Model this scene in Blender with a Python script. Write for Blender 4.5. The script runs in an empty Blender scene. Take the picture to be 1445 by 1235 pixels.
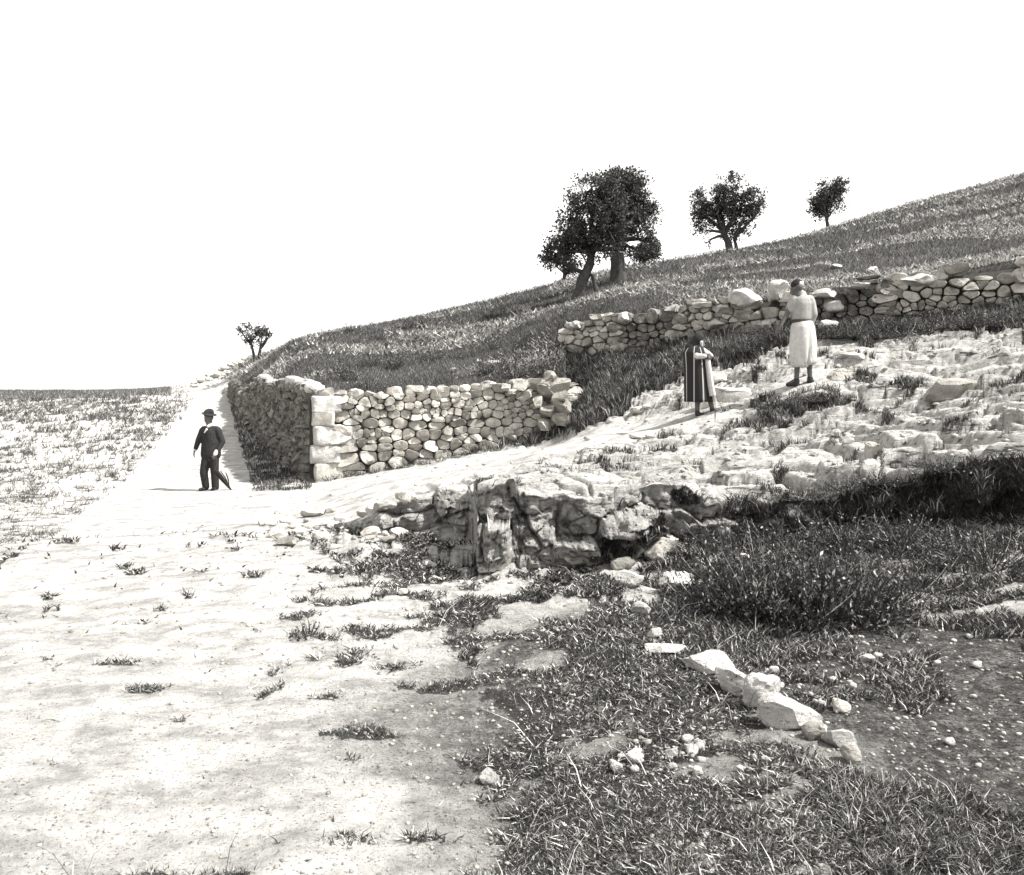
import bpy, bmesh, math, random
import numpy as np
from mathutils import Vector, Matrix
sc = bpy.context.scene
C = sc.collection
R = math.radians
# ------------------------------------------------------------------ camera
F, CX, HZ, EYE = 1100.0, 722.5, 560.0, 1.6      # focal length and horizon of the photograph, in its pixels
cam = bpy.data.objects.new('camera', bpy.data.cameras.new('camera')); C.objects.link(cam)
cam.location = (0, 0, EYE); cam.rotation_euler = (R(90), 0, 0)
cam.data.sensor_width = 36; cam.data.lens = 36*F/1445
cam.data.shift_y = -(617.5-HZ)/1445
cam.data.clip_end = 5000; cam.data.clip_start = 0.05
sc.camera = cam
# ------------------------------------------------------------------ light
SUN_EL, SUN_AZ = R(52), R(-15)                  # azimuth measured from +x towards +y: the sun stands to the right
sd = Vector((math.cos(SUN_EL)*math.cos(SUN_AZ), math.cos(SUN_EL)*math.sin(SUN_AZ), math.sin(SUN_EL)))
sun = bpy.data.objects.new('sun', bpy.data.lights.new('sun', 'SUN')); C.objects.link(sun)
sun.data.energy = 3.4; sun.data.angle = R(0.5); sun.data.color = (1, .985, .955)
sun.rotation_euler = sd.to_track_quat('Z', 'Y').to_euler()
w = bpy.data.worlds.new('World'); sc.world = w; w.use_nodes = True
nt = w.node_tree; bg = nt.nodes['Background']
sky = nt.nodes.new('ShaderNodeTexSky'); sky.sky_type = 'NISHITA'; sky.sun_disc = False
sky.sun_elevation = SUN_EL; sky.sun_rotation = R(90)-SUN_AZ
sky.dust_density = 1.0; sky.air_density = 1.0
hs = nt.nodes.new('ShaderNodeHueSaturation'); hs.inputs['Saturation'].default_value = 0.0   # black and white film
nt.links.new(sky.outputs[0], hs.inputs['Color'])
tint = nt.nodes.new('ShaderNodeMixRGB'); tint.blend_type = 'MULTIPLY'; tint.inputs[0].default_value = 1
tint.inputs[2].default_value = (1, .99, .965, 1)
nt.links.new(hs.outputs[0], tint.inputs[1]); nt.links.new(tint.outputs[0], bg.inputs[0])
bg.inputs[1].default_value = 0.12
sc.view_settings.view_transform = 'Standard'; sc.view_settings.look = 'None'
sc.view_settings.exposure = 1.5; sc.view_settings.gamma = 1.0
# ------------------------------------------------------------------ numeric helpers
rng = np.random.default_rng(7); random.seed(7)
def P(px, py, Y): return Vector(((px-CX)/F*Y, Y, EYE-(py-HZ)/F*Y))
def _h(i, j, k, s):
    n = (i*374761393 + j*668265263 + k*2147483647 + s*1274126177) & 0xffffffff
    n = ((n ^ (n >> 13))*1103515245) & 0xffffffff
    n = ((n ^ (n >> 15))*2246822519) & 0xffffffff
    return ((n ^ (n >> 16)) & 0xffff)/65535.0
def vnoise(p, s=0):
    p = np.asarray(p, float); f = np.floor(p); i = f.astype(np.int64); t = p-f; t = t*t*(3-2*t)
    r = 0
    for a in (0, 1):
        for b in (0, 1):
            for c in (0, 1):
                wgt = (t[..., 0] if a else 1-t[..., 0])*(t[..., 1] if b else 1-t[..., 1])*(t[..., 2] if c else 1-t[..., 2])
                r = r + wgt*_h(i[..., 0]+a, i[..., 1]+b, i[..., 2]+c, s)
    return r
def fbm(p, s=0, o=4):
    p = np.asarray(p, float); r = 0; a = .5; t = 0
    for k in range(o):
        r = r + a*vnoise(p*(2**k)+k*17.3, s+k); t += a; a *= .5
    return r/t
def n2(x, y, s=0, o=4):
    x, y = np.broadcast_arrays(np.asarray(x, float), np.asarray(y, float))
    return fbm(np.stack([x, y, np.zeros_like(x)], -1), s, o)
def cells(x, y, s=0, jit=.85):
    """cellular pattern: a value per cell, its tilt terms and the distance to the nearest joint"""
    x, y = np.broadcast_arrays(np.asarray(x, float), np.asarray(y, float)); ix, iy = np.floor(x).astype(np.int64), np.floor(y).astype(np.int64)
    f1 = np.full(x.shape, 9.); f2 = np.full(x.shape, 9.); cid = np.zeros(x.shape); tx = np.zeros(x.shape); ty = np.zeros(x.shape)
    for a in (-1, 0, 1):
        for b in (-1, 0, 1):
            i, j = ix+a, iy+b; z0 = 0*i; px_ = i+.5+jit*(_h(i, j, z0, s)-.5); py_ = j+.5+jit*(_h(i, j, z0, s+31)-.5); d = np.hypot(x-px_, y-py_); m = d < f1
            f2 = np.where(m, f1, np.minimum(f2, d)); f1 = np.where(m, d, f1); cid = np.where(m, _h(i, j, z0, s+7), cid); tx = np.where(m, (x-px_)*(_h(i, j, z0, s+11)-.5)*2, tx); ty = np.where(m, (y-py_)*(_h(i, j, z0, s+13)-.5)*2, ty)
    return cid, tx+ty, f2-f1
def sstep(a, b, x):
    t = np.clip((x-a)/(b-a), 0, 1); return t*t*(3-2*t)
class TPS:                                       # smooth surface through survey points
    def __init__(s, pts):
        q = np.array([[(px-CX)/F*3, math.log(Y)*1.5, HZ+F*(EYE-z)/Y] for px, Y, z in pts])
        s.q = q[:, :2]; n = len(q)
        K = s.k(s.q); Pm = np.c_[np.ones(n), s.q]
        A = np.zeros((n+3, n+3)); A[:n, :n] = K+np.eye(n)*2e-4; A[:n, n:] = Pm; A[n:, :n] = Pm.T
        s.w = np.linalg.solve(A, np.r_[q[:, 2], 0, 0, 0])
    def k(s, x):
        d = ((x[:, None, :]-s.q[None])**2).sum(-1); return .5*d*np.log(d+1e-12)
    def __call__(s, px, Y):
        px, Y = np.broadcast_arrays(np.asarray(px, float), np.asarray(Y, float)); sh = px.shape
        x = np.c_[(px.ravel()-CX)/F*3, np.log(Y.ravel())*1.5]
        o = np.concatenate([s.k(b)@s.w[:-3]+np.c_[np.ones(len(b)), b]@s.w[-3:] for b in np.array_split(x, max(1, len(x)//40000))])
        return EYE-(o.reshape(sh)-HZ)/F*Y
def zz(py, Y): return EYE-(py-HZ)/F*Y
# ------------------------------------------------------------------ object helpers
def tag(o, label=None, cat=None, group=None, kind=None):
    if label: o['label'] = label
    if cat: o['category'] = cat
    if group: o['group'] = group
    if kind: o['kind'] = kind
    return o
def link(name, me, m=None, parent=None):
    o = bpy.data.objects.new(name, me); C.objects.link(o)
    if m: me.materials.append(m)
    if parent: o.parent = parent
    return o
def mesh_np(name, V, Fc, attrs=None, smooth=False):
    """V (n,3), Fc list of (m,k) index arrays."""
    me = bpy.data.meshes.new(name)
    if not isinstance(Fc, (list, tuple)): Fc = [Fc]
    Fc = [f for f in Fc if len(f)]
    me.vertices.add(len(V)); me.vertices.foreach_set('co', np.ascontiguousarray(V, dtype=np.float32).ravel())
    loops = np.concatenate([f.ravel() for f in Fc]).astype(np.int32)
    tot = np.concatenate([np.full(len(f), f.shape[1]) for f in Fc]).astype(np.int32)
    st = np.r_[0, np.cumsum(tot)[:-1]].astype(np.int32)
    me.loops.add(len(loops)); me.loops.foreach_set('vertex_index', loops)
    me.polygons.add(len(tot)); me.polygons.foreach_set('loop_start', st); me.polygons.foreach_set('loop_total', tot)
    if smooth: me.polygons.foreach_set('use_smooth', np.ones(len(tot), bool))
    me.update(calc_edges=True)
    for k, v in (attrs or {}).items():
        a = me.attributes.new(k, 'FLOAT', 'POINT'); a.data.foreach_set('value', np.ascontiguousarray(v, dtype=np.float32).ravel())
    return me
def empty(name, loc, rz=0):
    o = bpy.data.objects.new(name, None); C.objects.link(o); o.location = loc; o.rotation_euler = (0, 0, rz); o.empty_display_size = .2
    return o
# ------------------------------------------------------------------ materials
def node_mat(name, rough=.9):
    m = bpy.data.materials.new(name); m.use_nodes = True; t = m.node_tree; b = t.nodes['Principled BSDF']
    b.inputs['Roughness'].default_value = rough; b.inputs['Specular IOR Level'].default_value = .2
    return m, t, b
def N(t, typ, **kw):
    n = t.nodes.new(typ)
    for k, v in kw.items():
        if k in n.inputs: n.inputs[k].default_value = v
        else: setattr(n, k, v)
    return n
def warm(v): return (v, v*.975, v*.93, 1)
def ramp(t, src, stops):
    r = t.nodes.new('ShaderNodeValToRGB'); e = r.color_ramp.elements
    while len(e) < len(stops): e.new(.5)
    for k, (p, v) in enumerate(stops): e[k].position = p; e[k].color = warm(v)
    t.links.new(src, r.inputs[0]); return r.outputs[0]
def tex(t, kind, scale, detail=6, co=None, rough=.6, stretch=None):
    n = t.nodes.new(kind); n.inputs['Scale'].default_value = scale
    if 'Detail' in n.inputs: n.inputs['Detail'].default_value = detail
    if kind == 'ShaderNodeTexNoise': n.inputs['Roughness'].default_value = rough
    if co is None:
        co = t.nodes.new('ShaderNodeNewGeometry').outputs['Position']
    if stretch:
        mp = t.nodes.new('ShaderNodeMapping'); mp.inputs['Scale'].default_value = stretch
        t.links.new(co, mp.inputs[0]); co = mp.outputs[0]
    t.links.new(co, n.inputs['Vector']); return n
def mix(t, f, a, b, mode='MIX'):
    n = t.nodes.new('ShaderNodeMixRGB'); n.blend_type = mode
    for i, v in ((0, f), (1, a), (2, b)):
        if isinstance(v, (int, float)): n.inputs[i].default_value = v if i == 0 else warm(v)
        else: t.links.new(v, n.inputs[i])
    return n.outputs[0]
def mth(t, op, a, b=0, c=None):
    n = t.nodes.new('ShaderNodeMath'); n.operation = op
    for i, v in enumerate((a, b, c)):
        if v is None: continue
        if isinstance(v, (int, float)): n.inputs[i].default_value = v
        else: t.links.new(v, n.inputs[i])
    return n.outputs[0]
def bump(t, b, src, dist, strength=1.0, prev=None):
    n = t.nodes.new('ShaderNodeBump'); n.inputs['Distance'].default_value = dist; n.inputs['Strength'].default_value = strength
    t.links.new(src, n.inputs['Height'])
    if prev: t.links.new(prev, n.inputs['Normal'])
    t.links.new(n.outputs[0], b.inputs['Normal']); return n.outputs[0]
def attr(t, name):
    n = t.nodes.new('ShaderNodeAttribute'); n.attribute_name = name; return n.outputs['Fac']

def limestone(name, lo, hi, dark=.10, scale=3.0, pit=.35, bd=.03, vary=True):
    m, t, b = node_mat(name, .92)
    n1 = tex(t, 'ShaderNodeTexNoise', scale, 8); n2_ = tex(t, 'ShaderNodeTexNoise', scale*9, 8, rough=.7)
    base = ramp(t, n1.outputs['Fac'], [(.3, lo), (.65, hi)])
    ri = t.nodes.new('ShaderNodeNewGeometry').outputs['Random Per Island']
    if vary: base = mix(t, 1.0, base, ramp(t, ri, [(0, .55), (.4, .85), (1, 1.12)]), 'MULTIPLY')
    sp = ramp(t, n2_.outputs['Fac'], [(pit-.05, 1), (pit+.03, 0)])
    col = mix(t, sp, base, dark)
    t.links.new(col, b.inputs['Base Color'])
    s = mth(t, 'ADD', n1.outputs['Fac'], mth(t, 'MULTIPLY', n2_.outputs['Fac'], .35))
    bump(t, b, s, bd); return m
M = {}
M['stone'] = limestone('limestone', .25, .54, .07, 3.5, .40, .06)
M['stone_dark'] = limestone('dark_limestone', .08, .30, .04, 4.5, .45, .06)  # darker limestone for the road side and some upper wall stretches
M['boulder'] = limestone('pale_boulder', .32, .60, .09, 6, .40, .07, False)
M['gap_shade'] = limestone('wall_gap_shade', .04, .08, .03, 6)  # dark core colour standing for the shade between wall stones
def ground_mat():
    m, t, b = node_mat('limestone_ground', .95)
    veg = attr(t, 'veg'); rock = attr(t, 'rock'); grey = attr(t, 'grey')
    nA = tex(t, 'ShaderNodeTexNoise', .9, 8); nB = tex(t, 'ShaderNodeTexNoise', 14, 8, rough=.7); nC = tex(t, 'ShaderNodeTexNoise', 60, 5, rough=.7)
    nS = tex(t, 'ShaderNodeTexNoise', 3.2, 8, rough=.68, stretch=(.6, 1.6, 5))
    vor = tex(t, 'ShaderNodeTexVoronoi', 38, 0); vor.feature = 'F1'
    dust = mix(t, .55, ramp(t, nA.outputs['Fac'], [(.3, .34), (.7, .50)]), ramp(t, nB.outputs['Fac'], [(.36, .24), (.58, .56)]))
    nR = tex(t, 'ShaderNodeTexNoise', 2.4, 9, rough=.72, stretch=(1.0, 1.6, 1))
    dust = mix(t, .55, dust, ramp(t, nR.outputs['Fac'], [(.40, .16), (.50, .42), (.6, .60)]))
    dust = mix(t, ramp(t, nC.outputs['Fac'], [(.37, 1), (.42, 0)]), dust, .13)
    rck = mix(t, .5, ramp(t, nS.outputs['Fac'], [(.38, .26), (.5, .58)]), ramp(t, nB.outputs['Fac'], [(.38, .14), (.55, .58)]))
    rck = mix(t, ramp(t, nS.outputs['Fac'], [(.36, 1), (.42, 0)]), rck, .07)
    base = mix(t, rock, dust, rck)
    gr = mix(t, ramp(t, nC.outputs['Fac'], [(.42, 1), (.5, 0)]), ramp(t, nB.outputs['Fac'], [(.38, .09), (.5, .20), (.62, .42)]), .06)
    base = mix(t, grey, base, gr)
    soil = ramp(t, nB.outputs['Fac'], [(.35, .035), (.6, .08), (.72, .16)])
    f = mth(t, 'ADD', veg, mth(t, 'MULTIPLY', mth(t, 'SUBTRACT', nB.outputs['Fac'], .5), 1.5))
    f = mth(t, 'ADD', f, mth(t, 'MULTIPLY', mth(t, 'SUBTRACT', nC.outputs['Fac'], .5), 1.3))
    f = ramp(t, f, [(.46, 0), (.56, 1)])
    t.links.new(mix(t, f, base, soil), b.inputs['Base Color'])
    s = mth(t, 'ADD', mth(t, 'MULTIPLY', nS.outputs['Fac'], mth(t, 'MULTIPLY', rock, 1.4)), mth(t, 'MULTIPLY', nB.outputs['Fac'], .45))
    s = mth(t, 'ADD', s, mth(t, 'MULTIPLY', mth(t, 'MULTIPLY', nC.outputs['Fac'], grey), .25))
    p = bump(t, b, s, .10)
    bump(t, b, nC.outputs['Fac'], .012, 1, p)
    return m
M['ground'] = ground_mat()
def blade_mat(name, stops, trans=.25):
    m, t, b = node_mat(name, .7)
    c = ramp(t, attr(t, 'tone'), stops); t.links.new(c, b.inputs['Base Color'])
    tr = t.nodes.new('ShaderNodeBsdfTranslucent'); t.links.new(c, tr.inputs[0])
    mx = t.nodes.new('ShaderNodeMixShader'); mx.inputs[0].default_value = trans
    t.links.new(b.outputs[0], mx.inputs[1]); t.links.new(tr.outputs[0], mx.inputs[2])
    t.links.new(mx.outputs[0], t.nodes['Material Output'].inputs[0]); return m
M['grass'] = blade_mat('meadow_grass', [(0, .035), (.4, .075), (.7, .17), (1, .55)])
M['weed'] = blade_mat('weed_leaves', [(0, .025), (.55, .055), (.82, .13), (1, .60)])
M['olive'] = blade_mat('olive_leaves', [(0, .035), (.6, .075), (1, .18)], .15)
def plain(name, v, rough=.85, var=.25, scale=20):
    m, t, b = node_mat(name, rough)
    n = tex(t, 'ShaderNodeTexNoise', scale, 4, co=t.nodes.new('ShaderNodeTexCoord').outputs['Object'])
    t.links.new(ramp(t, n.outputs['Fac'], [(.3, v*(1-var)), (.7, v*(1+var))]), b.inputs['Base Color'])
    bump(t, b, n.outputs['Fac'], .004); return m
M['bark'] = plain('olive_bark', .055, .95, .4, 9)
M['black_cloth'] = plain('black_wool', .022); M['skin'] = plain('weathered_skin', .09, .6, .1); M['skin_light'] = plain('pale_skin', .26, .6, .1)
M['white_cloth'] = plain('white_cotton', .46, .9, .12); M['shirt'] = plain('pale_grey_cotton', .30, .9, .2, 8); M['grey_cloth'] = plain('grey_cotton', .06); M['leather'] = plain('dark_leather', .03, .6)
M['hair'] = plain('black_hair', .02)
# ------------------------------------------------------------------ terrain: survey points (photo column, distance, height)
near = [(px, Y, 0.0) for px in (-1000, -300, 400, 1100, 1800, 2500) for Y in (1.1, 2.2)]
shared = [                                       # road and everything left of it
    (-1000, 5, -.15), (-300, 5, -.1), (0, 5, -.08), (300, 5, -.04), (-1000, 10, -.35), (-300, 10, -.3), (100, 10, -.25), (300, 10, -.16),
    (-1000, 17, -.5), (-200, 17, -.5), (100, 17, -.45), (295, 16.7, -.40), (200, 24, -.1), (310, 24, -.08), (-300, 30, .1),
    (345, 33, .62), (250, 36, .9), (305, 45, 1.65), (240, 50, 1.9), (-300, 50, 1.7), (-1000, 50, 1.5), (300, 60, 2.3), (322, 58, 2.2),
    (275, 75, zz(543, 75)), (235, 80, zz(547, 80)), (100, 90, zz(551, 90)), (-200, 95, zz(553, 95)), (-1000, 95, 2), (310, 73, zz(524, 73)),
    (300, 140, 2.0), (100, 140, 1.0), (-500, 140, 0), (-1000, 140, 0), (300, 600, -10), (-400, 600, -15), (-1000, 600, -15), (-400, 2500, -60), (-1000, 2500, -60), (300, 2500, -60)]
ptsA = near+shared+[
    (600, 4, 0), (900, 4, .02), (1250, 4, .05), (1445, 4, .08), (2500, 4, .3),
    (450, 6, -.02), (700, 5.5, .02), (950, 5.5, .05), (1150, 5.2, .06), (1300, 5.5, .12), (2500, 6, .6),
    (480, 9.6, -.02), (380, 10.3, -.09), (540, 9, 0.0), (665, 8.9, .08), (685, 7.2, -.02), (850, 7.3, 0.0), (950, 7.5, .05),
    (1050, 7.3, .12), (1150, 7.0, .2), (1247, 6.9, .3), (1445, 6.6, .4), (2500, 6.6, .9), (700, 12, .3), (1200, 12, .8), (2500, 20, 4), (800, 100, 10), (2500, 100, 20)]
ptsB = near+shared+[
    (380, 10.3, -.09), (460, 10, -.03), (520, 9.3, .17), (540, 9, .33), (600, 9, zz(700, 9)), (665, 8.9, .6), (680, 7.4, zz(690, 7.4)), (760, 7.5, zz(690, 7.5)), (850, 7.6, .70),
    (950, 7.9, .74), (1050, 8, .71), (1150, 7.8, .78), (1247, 7.5, .92), (1445, 7, 1.1), (2500, 7, 1.6),
    (437, 16.8, -.24), (520, 17.0, zz(668, 17.0)), (600, 17.3, .12), (700, 17.9, .40), (795, 18.4, .93),
    (350, 15, -.3), (450, 13, -.12), (500, 13, .06), (600, 13, .30), (740, 13, .65), (850, 14, .96), (900, 15, 1.19), (985, 13.2, 1.28), (1060, 13, 1.52), (1132, 12.8, 1.80), (1247, 12.5, 1.94),
    (1445, 12, 2.25), (2500, 12, 4), (850, 10, .80), (1000, 10, .88), (1150, 10, 1.03), (1247, 10, 1.26), (1445, 9.5, 1.6), (700, 10, .62), (600, 10.5, .42),
    (850, 16, 1.18), (910, 16, 1.78), (1000, 16, 2.33), (1100, 15.5, 2.66), (1247, 15, 2.83), (1445, 14.2, 3.1), (830, 18, 1.55),
    (802, 20.3, 2.65), (870, 19.5, 2.7), (950, 18.6, 2.8), (1100, 17.1, 3.0), (1247, 16.1, 3.15), (1445, 15, 3.4), (2500, 14, 6)]
ptsC = shared+[
    (324, 46, 2.3), (345, 33, 2.42), (390, 22.7, 1.86), (365, 27.2, 2.08), (375, 33, 2.6), (400, 19.5+1, 1.78), (440, 17.1, 1.58), (520, 17.4, 1.62), (600, 17.8, 1.68), (700, 18.3, 1.85), (790, 18.8, 1.98),
    (802, 20.6, 3.45), (870, 19.8, 3.6), (950, 18.9, 3.72), (1040, 18.0, 3.8), (1130, 17.1, 3.85), (1247, 16.3, 3.95), (1445, 15.2, 4.25), (2500, 15, 8),
    (400, 26, zz(519, 26)), (500, 22, zz(522, 22)), (600, 22, zz(512, 22)), (700, 22, zz(500, 22)), (600, 28, zz(485, 28)), (700, 26, zz(470, 26)), (760, 21, zz(480, 21)),
    (820, 30, zz(424, 30)), (872, 33, zz(399, 33)), (950, 28, zz(404, 28)), (1100, 28, zz(382, 28)), (1247, 30, zz(352, 30)), (1247, 45, zz(328, 45)), (1100, 40, zz(358, 40)), (1445, 40, zz(290, 40)), (1445, 25, zz(335, 25)),
    (400, 35, zz(490, 35)), (372, 45, zz(509, 45)), (365, 60, zz(509, 60)), (330, 75, zz(519, 75)), (450, 36, zz(477, 36)), (520, 37, zz(463, 37)), (640, 38, zz(438, 38)), (760, 39, zz(409, 39)), (800, 40, zz(397, 40)), (930, 46, zz(372, 46)),
    (1030, 52, zz(356, 52)), (1168, 68, zz(327, 68)), (1247, 75, zz(306, 75)), (1445, 80, zz(255, 80)), (2500, 80, 45),
    (400, 55, 4.1), (380, 90, 4.0), (640, 58, 6.5), (800, 62, 8.7), (930, 72, 10.8), (1030, 85, 12.5), (1168, 110, 17), (1247, 120, 20), (1445, 130, 25), (2500, 130, 46),
    (640, 150, 5), (1000, 200, 8), (1445, 250, 15), (2500, 250, 30), (700, 600, -5), (1445, 600, 0), (2500, 600, 0), (800, 2500, -60), (2500, 2500, -60)]
TA, TB, TC = TPS(ptsA), TPS(ptsB), TPS(ptsC)
def il(px, tab):                                 # piecewise line through (column, distance)
    a = np.array(tab, float); return np.interp(px, a[:, 0], a[:, 1])
LEDGE = [(-1100, 10.6), (380, 10.3), (460, 10.0), (520, 9.3), (540, 9.0), (600, 9.15), (660, 8.95), (668, 8.6), (674, 7.42), (690, 7.3), (760, 7.45), (800, 7.6), (830, 7.45), (880, 7.5), (920, 7.65), (950, 7.7), (1000, 7.8), (1050, 7.9), (1150, 7.7), (1247, 7.4), (1445, 7.0), (2500, 7)]
WALL = [(-1100, 46), (318, 46), (324, 44), (345, 33), (355, 29.6), (390, 22.5), (437, 17.15), (795, 18.7), (801, 20.4), (870, 19.6), (950, 18.75), (1100, 17.2), (1247, 16.2), (1445, 15.1), (2500, 14.5)]
def ledge_y(px): return il(px, LEDGE)+.10*(n2(px/35, 0*px, 3)-.5)*2*sstep(500, 560, px)
def wall_y(px): return il(px, WALL)
def detail(X, Y, Z, px, rocky, amp=1.0):
    """relief of the bare rock and the trodden ground, in metres"""
    d = (n2(X*.8, Y*.8, 11, 4)-.5)*.10+(n2(X*2.5-Y*1.2, Y*1.2+X, 12, 4)-.5)*.05
    r = (n2(X*1.3, Y*1.3, 21, 5)-.5)*.36+(fbm(np.stack([X*3, Y*6, X*0], -1), 5, 5)-.5)*.05
    wv = (Z+.22*(n2(X*.6, Y*.9, 31, 3)-.5))/.12
    fr = wv-np.floor(wv); ter = (sstep(.80, 1.0, fr)-fr)*.12
    s = (n2(X*9, Y*9, 41, 3)-.5)*.014
    q1 = (n2(X*.9, Y*.9, 43, 4)-.5)*1.6; q2 = (n2(X*.9+7, Y*.9, 44, 4)-.5)*1.6
    ca, ta, ga = cells(X*.75+q1, Y*1.25+q2, 45); cb, tb, gb = cells(X*2.4+q1*2, Y*3.6+q2*2, 46)
    slab = (ca-.5)*.16+ta*.14-.10*np.exp(-(ga/.035)**2)+(cb-.5)*.03+tb*.04-.02*np.exp(-(gb/.05)**2)
    r = r*.7+slab
    quiet = 1.0
    for fx, fy in ((4.77, 12.8), (3.16, 13.2), (-6.46, 16.7)): quiet = quiet*sstep(.35, 1.1, np.hypot(X-fx, Y-fy))
    return amp*(d*(1-rocky)+(r+ter*1.1)*rocky+s)*quiet
# regions of vegetation, traced in photograph columns and rows, one list per terrain band
def inpoly(px, py, poly):
    r = np.zeros(px.shape, bool); n = len(poly)
    for i in range(n):
        x0, y0 = poly[i]; x1, y1 = poly[(i+1) % n]
        if y0 == y1: continue
        c = ((y0 > py) != (y1 > py)) & (px < (x1-x0)*(py-y0)/(y1-y0)+x0); r ^= c
    return r
def ell(px, py, cx, cy, rx, ry, a=0):
    ca, sa = math.cos(R(a)), math.sin(R(a)); u = (px-cx)*ca+(py-cy)*sa; v = -(px-cx)*sa+(py-cy)*ca
    return np.clip(1.6*(1.15-np.sqrt((u/rx)**2+(v/ry)**2)), 0, 1)
SHADOW_WEEDS = [(357, 694), (439, 692), (439, 675), (392, 632), (345, 588), (325, 552), (319, 552), (330, 600), (343, 640)]  # low weeds, with dark soil painted along the wall's cast shadow
POLY_A = [([(690, 1300), (690, 1080), (705, 1020), (740, 960), (800, 905), (870, 868), (905, 845), (1000, 860), (1250, 870), (1600, 870), (1600, 790), (1250, 795), (1000, 800), (1000, 700), (2600, 560), (2600, 900), (1110, 888), (1135, 930), (1120, 955), (1020, 960), (1010, 1010), (1080, 1050), (1130, 1085), (1250, 1110), (1500, 1160), (1700, 1300)], 1.0)]
ELL_A = [(665, 865, 65, 28, -8, .9), (760, 840, 80, 22, -8, .75), (840, 830, 50, 22, 0, .9), (600, 785, 90, 16, -8, .5), (490, 845, 65, 9, -12, .8), (560, 832, 50, 9, -8, .6), (640, 790, 50, 12, -10, .75), (430, 900, 35, 18, -20, .55),
    (415, 940, 40, 12, -25, .5), (480, 925, 60, 14, -10, .35), (645, 967, 45, 13, -10, .95), (570, 966, 18, 7, 0, .7), (640, 915, 28, 15, 20, .9), (735, 945, 35, 18, -20, .6), (290, 1010, 45, 8, -30, .35), (380, 985, 45, 9, -15, .4),
    (650, 890, 55, 25, 0, .7), (700, 905, 60, 20, -15, .5), (460, 755, 90, 18, -4, .5), (540, 765, 60, 14, -4, .7), (560, 805, 70, 10, 0, .5), (470, 730, 60, 12, 0, .45), (745, 800, 60, 9, -3, .15), (600, 1050, 12, 5, 0, .5),
    (1040, 850, 140, 50, 0, 1), (900, 870, 70, 30, 0, .9), (1100, 925, 45, 28, 0, .9)]
ELL_B = [(700, 648, 90, 7, -9, .55), (600, 662, 80, 6, -7, .6), (500, 672, 50, 6, -6, .5), (780, 622, 60, 9, -10, .85), (830, 590, 50, 20, -15, .75), (800, 668, 60, 6, -4, .55), (860, 655, 50, 5, -3, .4), (780, 640, 60, 4, -10, .4),
    (1130, 568, 80, 17, -6, .95), (1060, 590, 60, 10, -5, .45), (1210, 532, 40, 10, 0, .7), (1230, 580, 40, 16, 0, .6), (1070, 702, 80, 16, 0, .9), (1180, 703, 100, 16, -3, .9), (1330, 705, 120, 18, 0, .9), (1215, 650, 35, 14, 0, .5), (980, 640, 70, 5, -8, .3), (900, 640, 60, 5, -8, .35)]
def veg_A(px, py):
    v = np.zeros(px.shape)
    for p, a in POLY_A:
        q = sum(inpoly(px+48*math.cos(k*2.4)*math.sqrt(k/9), py+22*math.sin(k*2.4)*math.sqrt(k/9), p).astype(float) for k in range(10))/10
        v = np.maximum(v, a*q*1.0)
    for e in ELL_A: v = np.maximum(v, e[5]*ell(px, py, *e[:5]))
    v = np.maximum(v, .42*ell(px, py, 1200, 950, 170, 80))
    v = v*(1-.9*ell(px, py, 1190, 800, 95, 22, -4))*(1-.9*ell(px, py, 1210, 745, 65, 13))*(1-.7*ell(px, py, 1120, 800, 40, 10))*(1-.6*ell(px, py, 1030, 720, 25, 25))*(1-.8*ell(px, py, 940, 1050, 40, 12))*(1-.8*ell(px, py, 975, 1062, 60, 22))
    lf = sum(inpoly(px+9*math.cos(k*2.4), py+9*math.sin(k*2.4), [(276, 546), (250, 598), (195, 665), (110, 735), (-40, 830), (-1500, 1100), (-1500, 500), (276, 500)]).astype(float) for k in range(6))/6
    v = np.maximum(v, lf*np.where(py < 596, .62, .40))
    return v
def veg_B(px, py, d_wall):
    v = np.zeros(px.shape)
    for e in ELL_B: v = np.maximum(v, e[5]*ell(px, py, *e[:5]))
    bank = inpoly(px, py, [(796, 430), (796, 575), (820, 600), (870, 592), (905, 560), (918, 548), (1000, 515), (1100, 490), (1180, 478), (1300, 474), (1600, 450), (2600, 450), (2600, 300), (796, 300)])
    v = np.maximum(v, bank*1.0)
    v = np.maximum(v, .9*(d_wall < .5)*(px > 440)*(px < 800))
    v = v+0
    return v
def grey_A(px, py): return np.clip(.45*sstep(520, 760, px)*sstep(820, 900, py)+.4*ell(px, py, 620, 1030, 170, 90)+ell(px, py, 1220, 960, 150, 75, 0)*1.2+ell(px, py, 940, 1055, 60, 20, 0)+.7*ell(px, py, 760, 905, 90, 22, -25)+.8*ell(px, py, 1200, 805, 90, 20)+sstep(1150, 1350, px)*sstep(880, 900, py)*.8, 0, 1)
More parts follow.
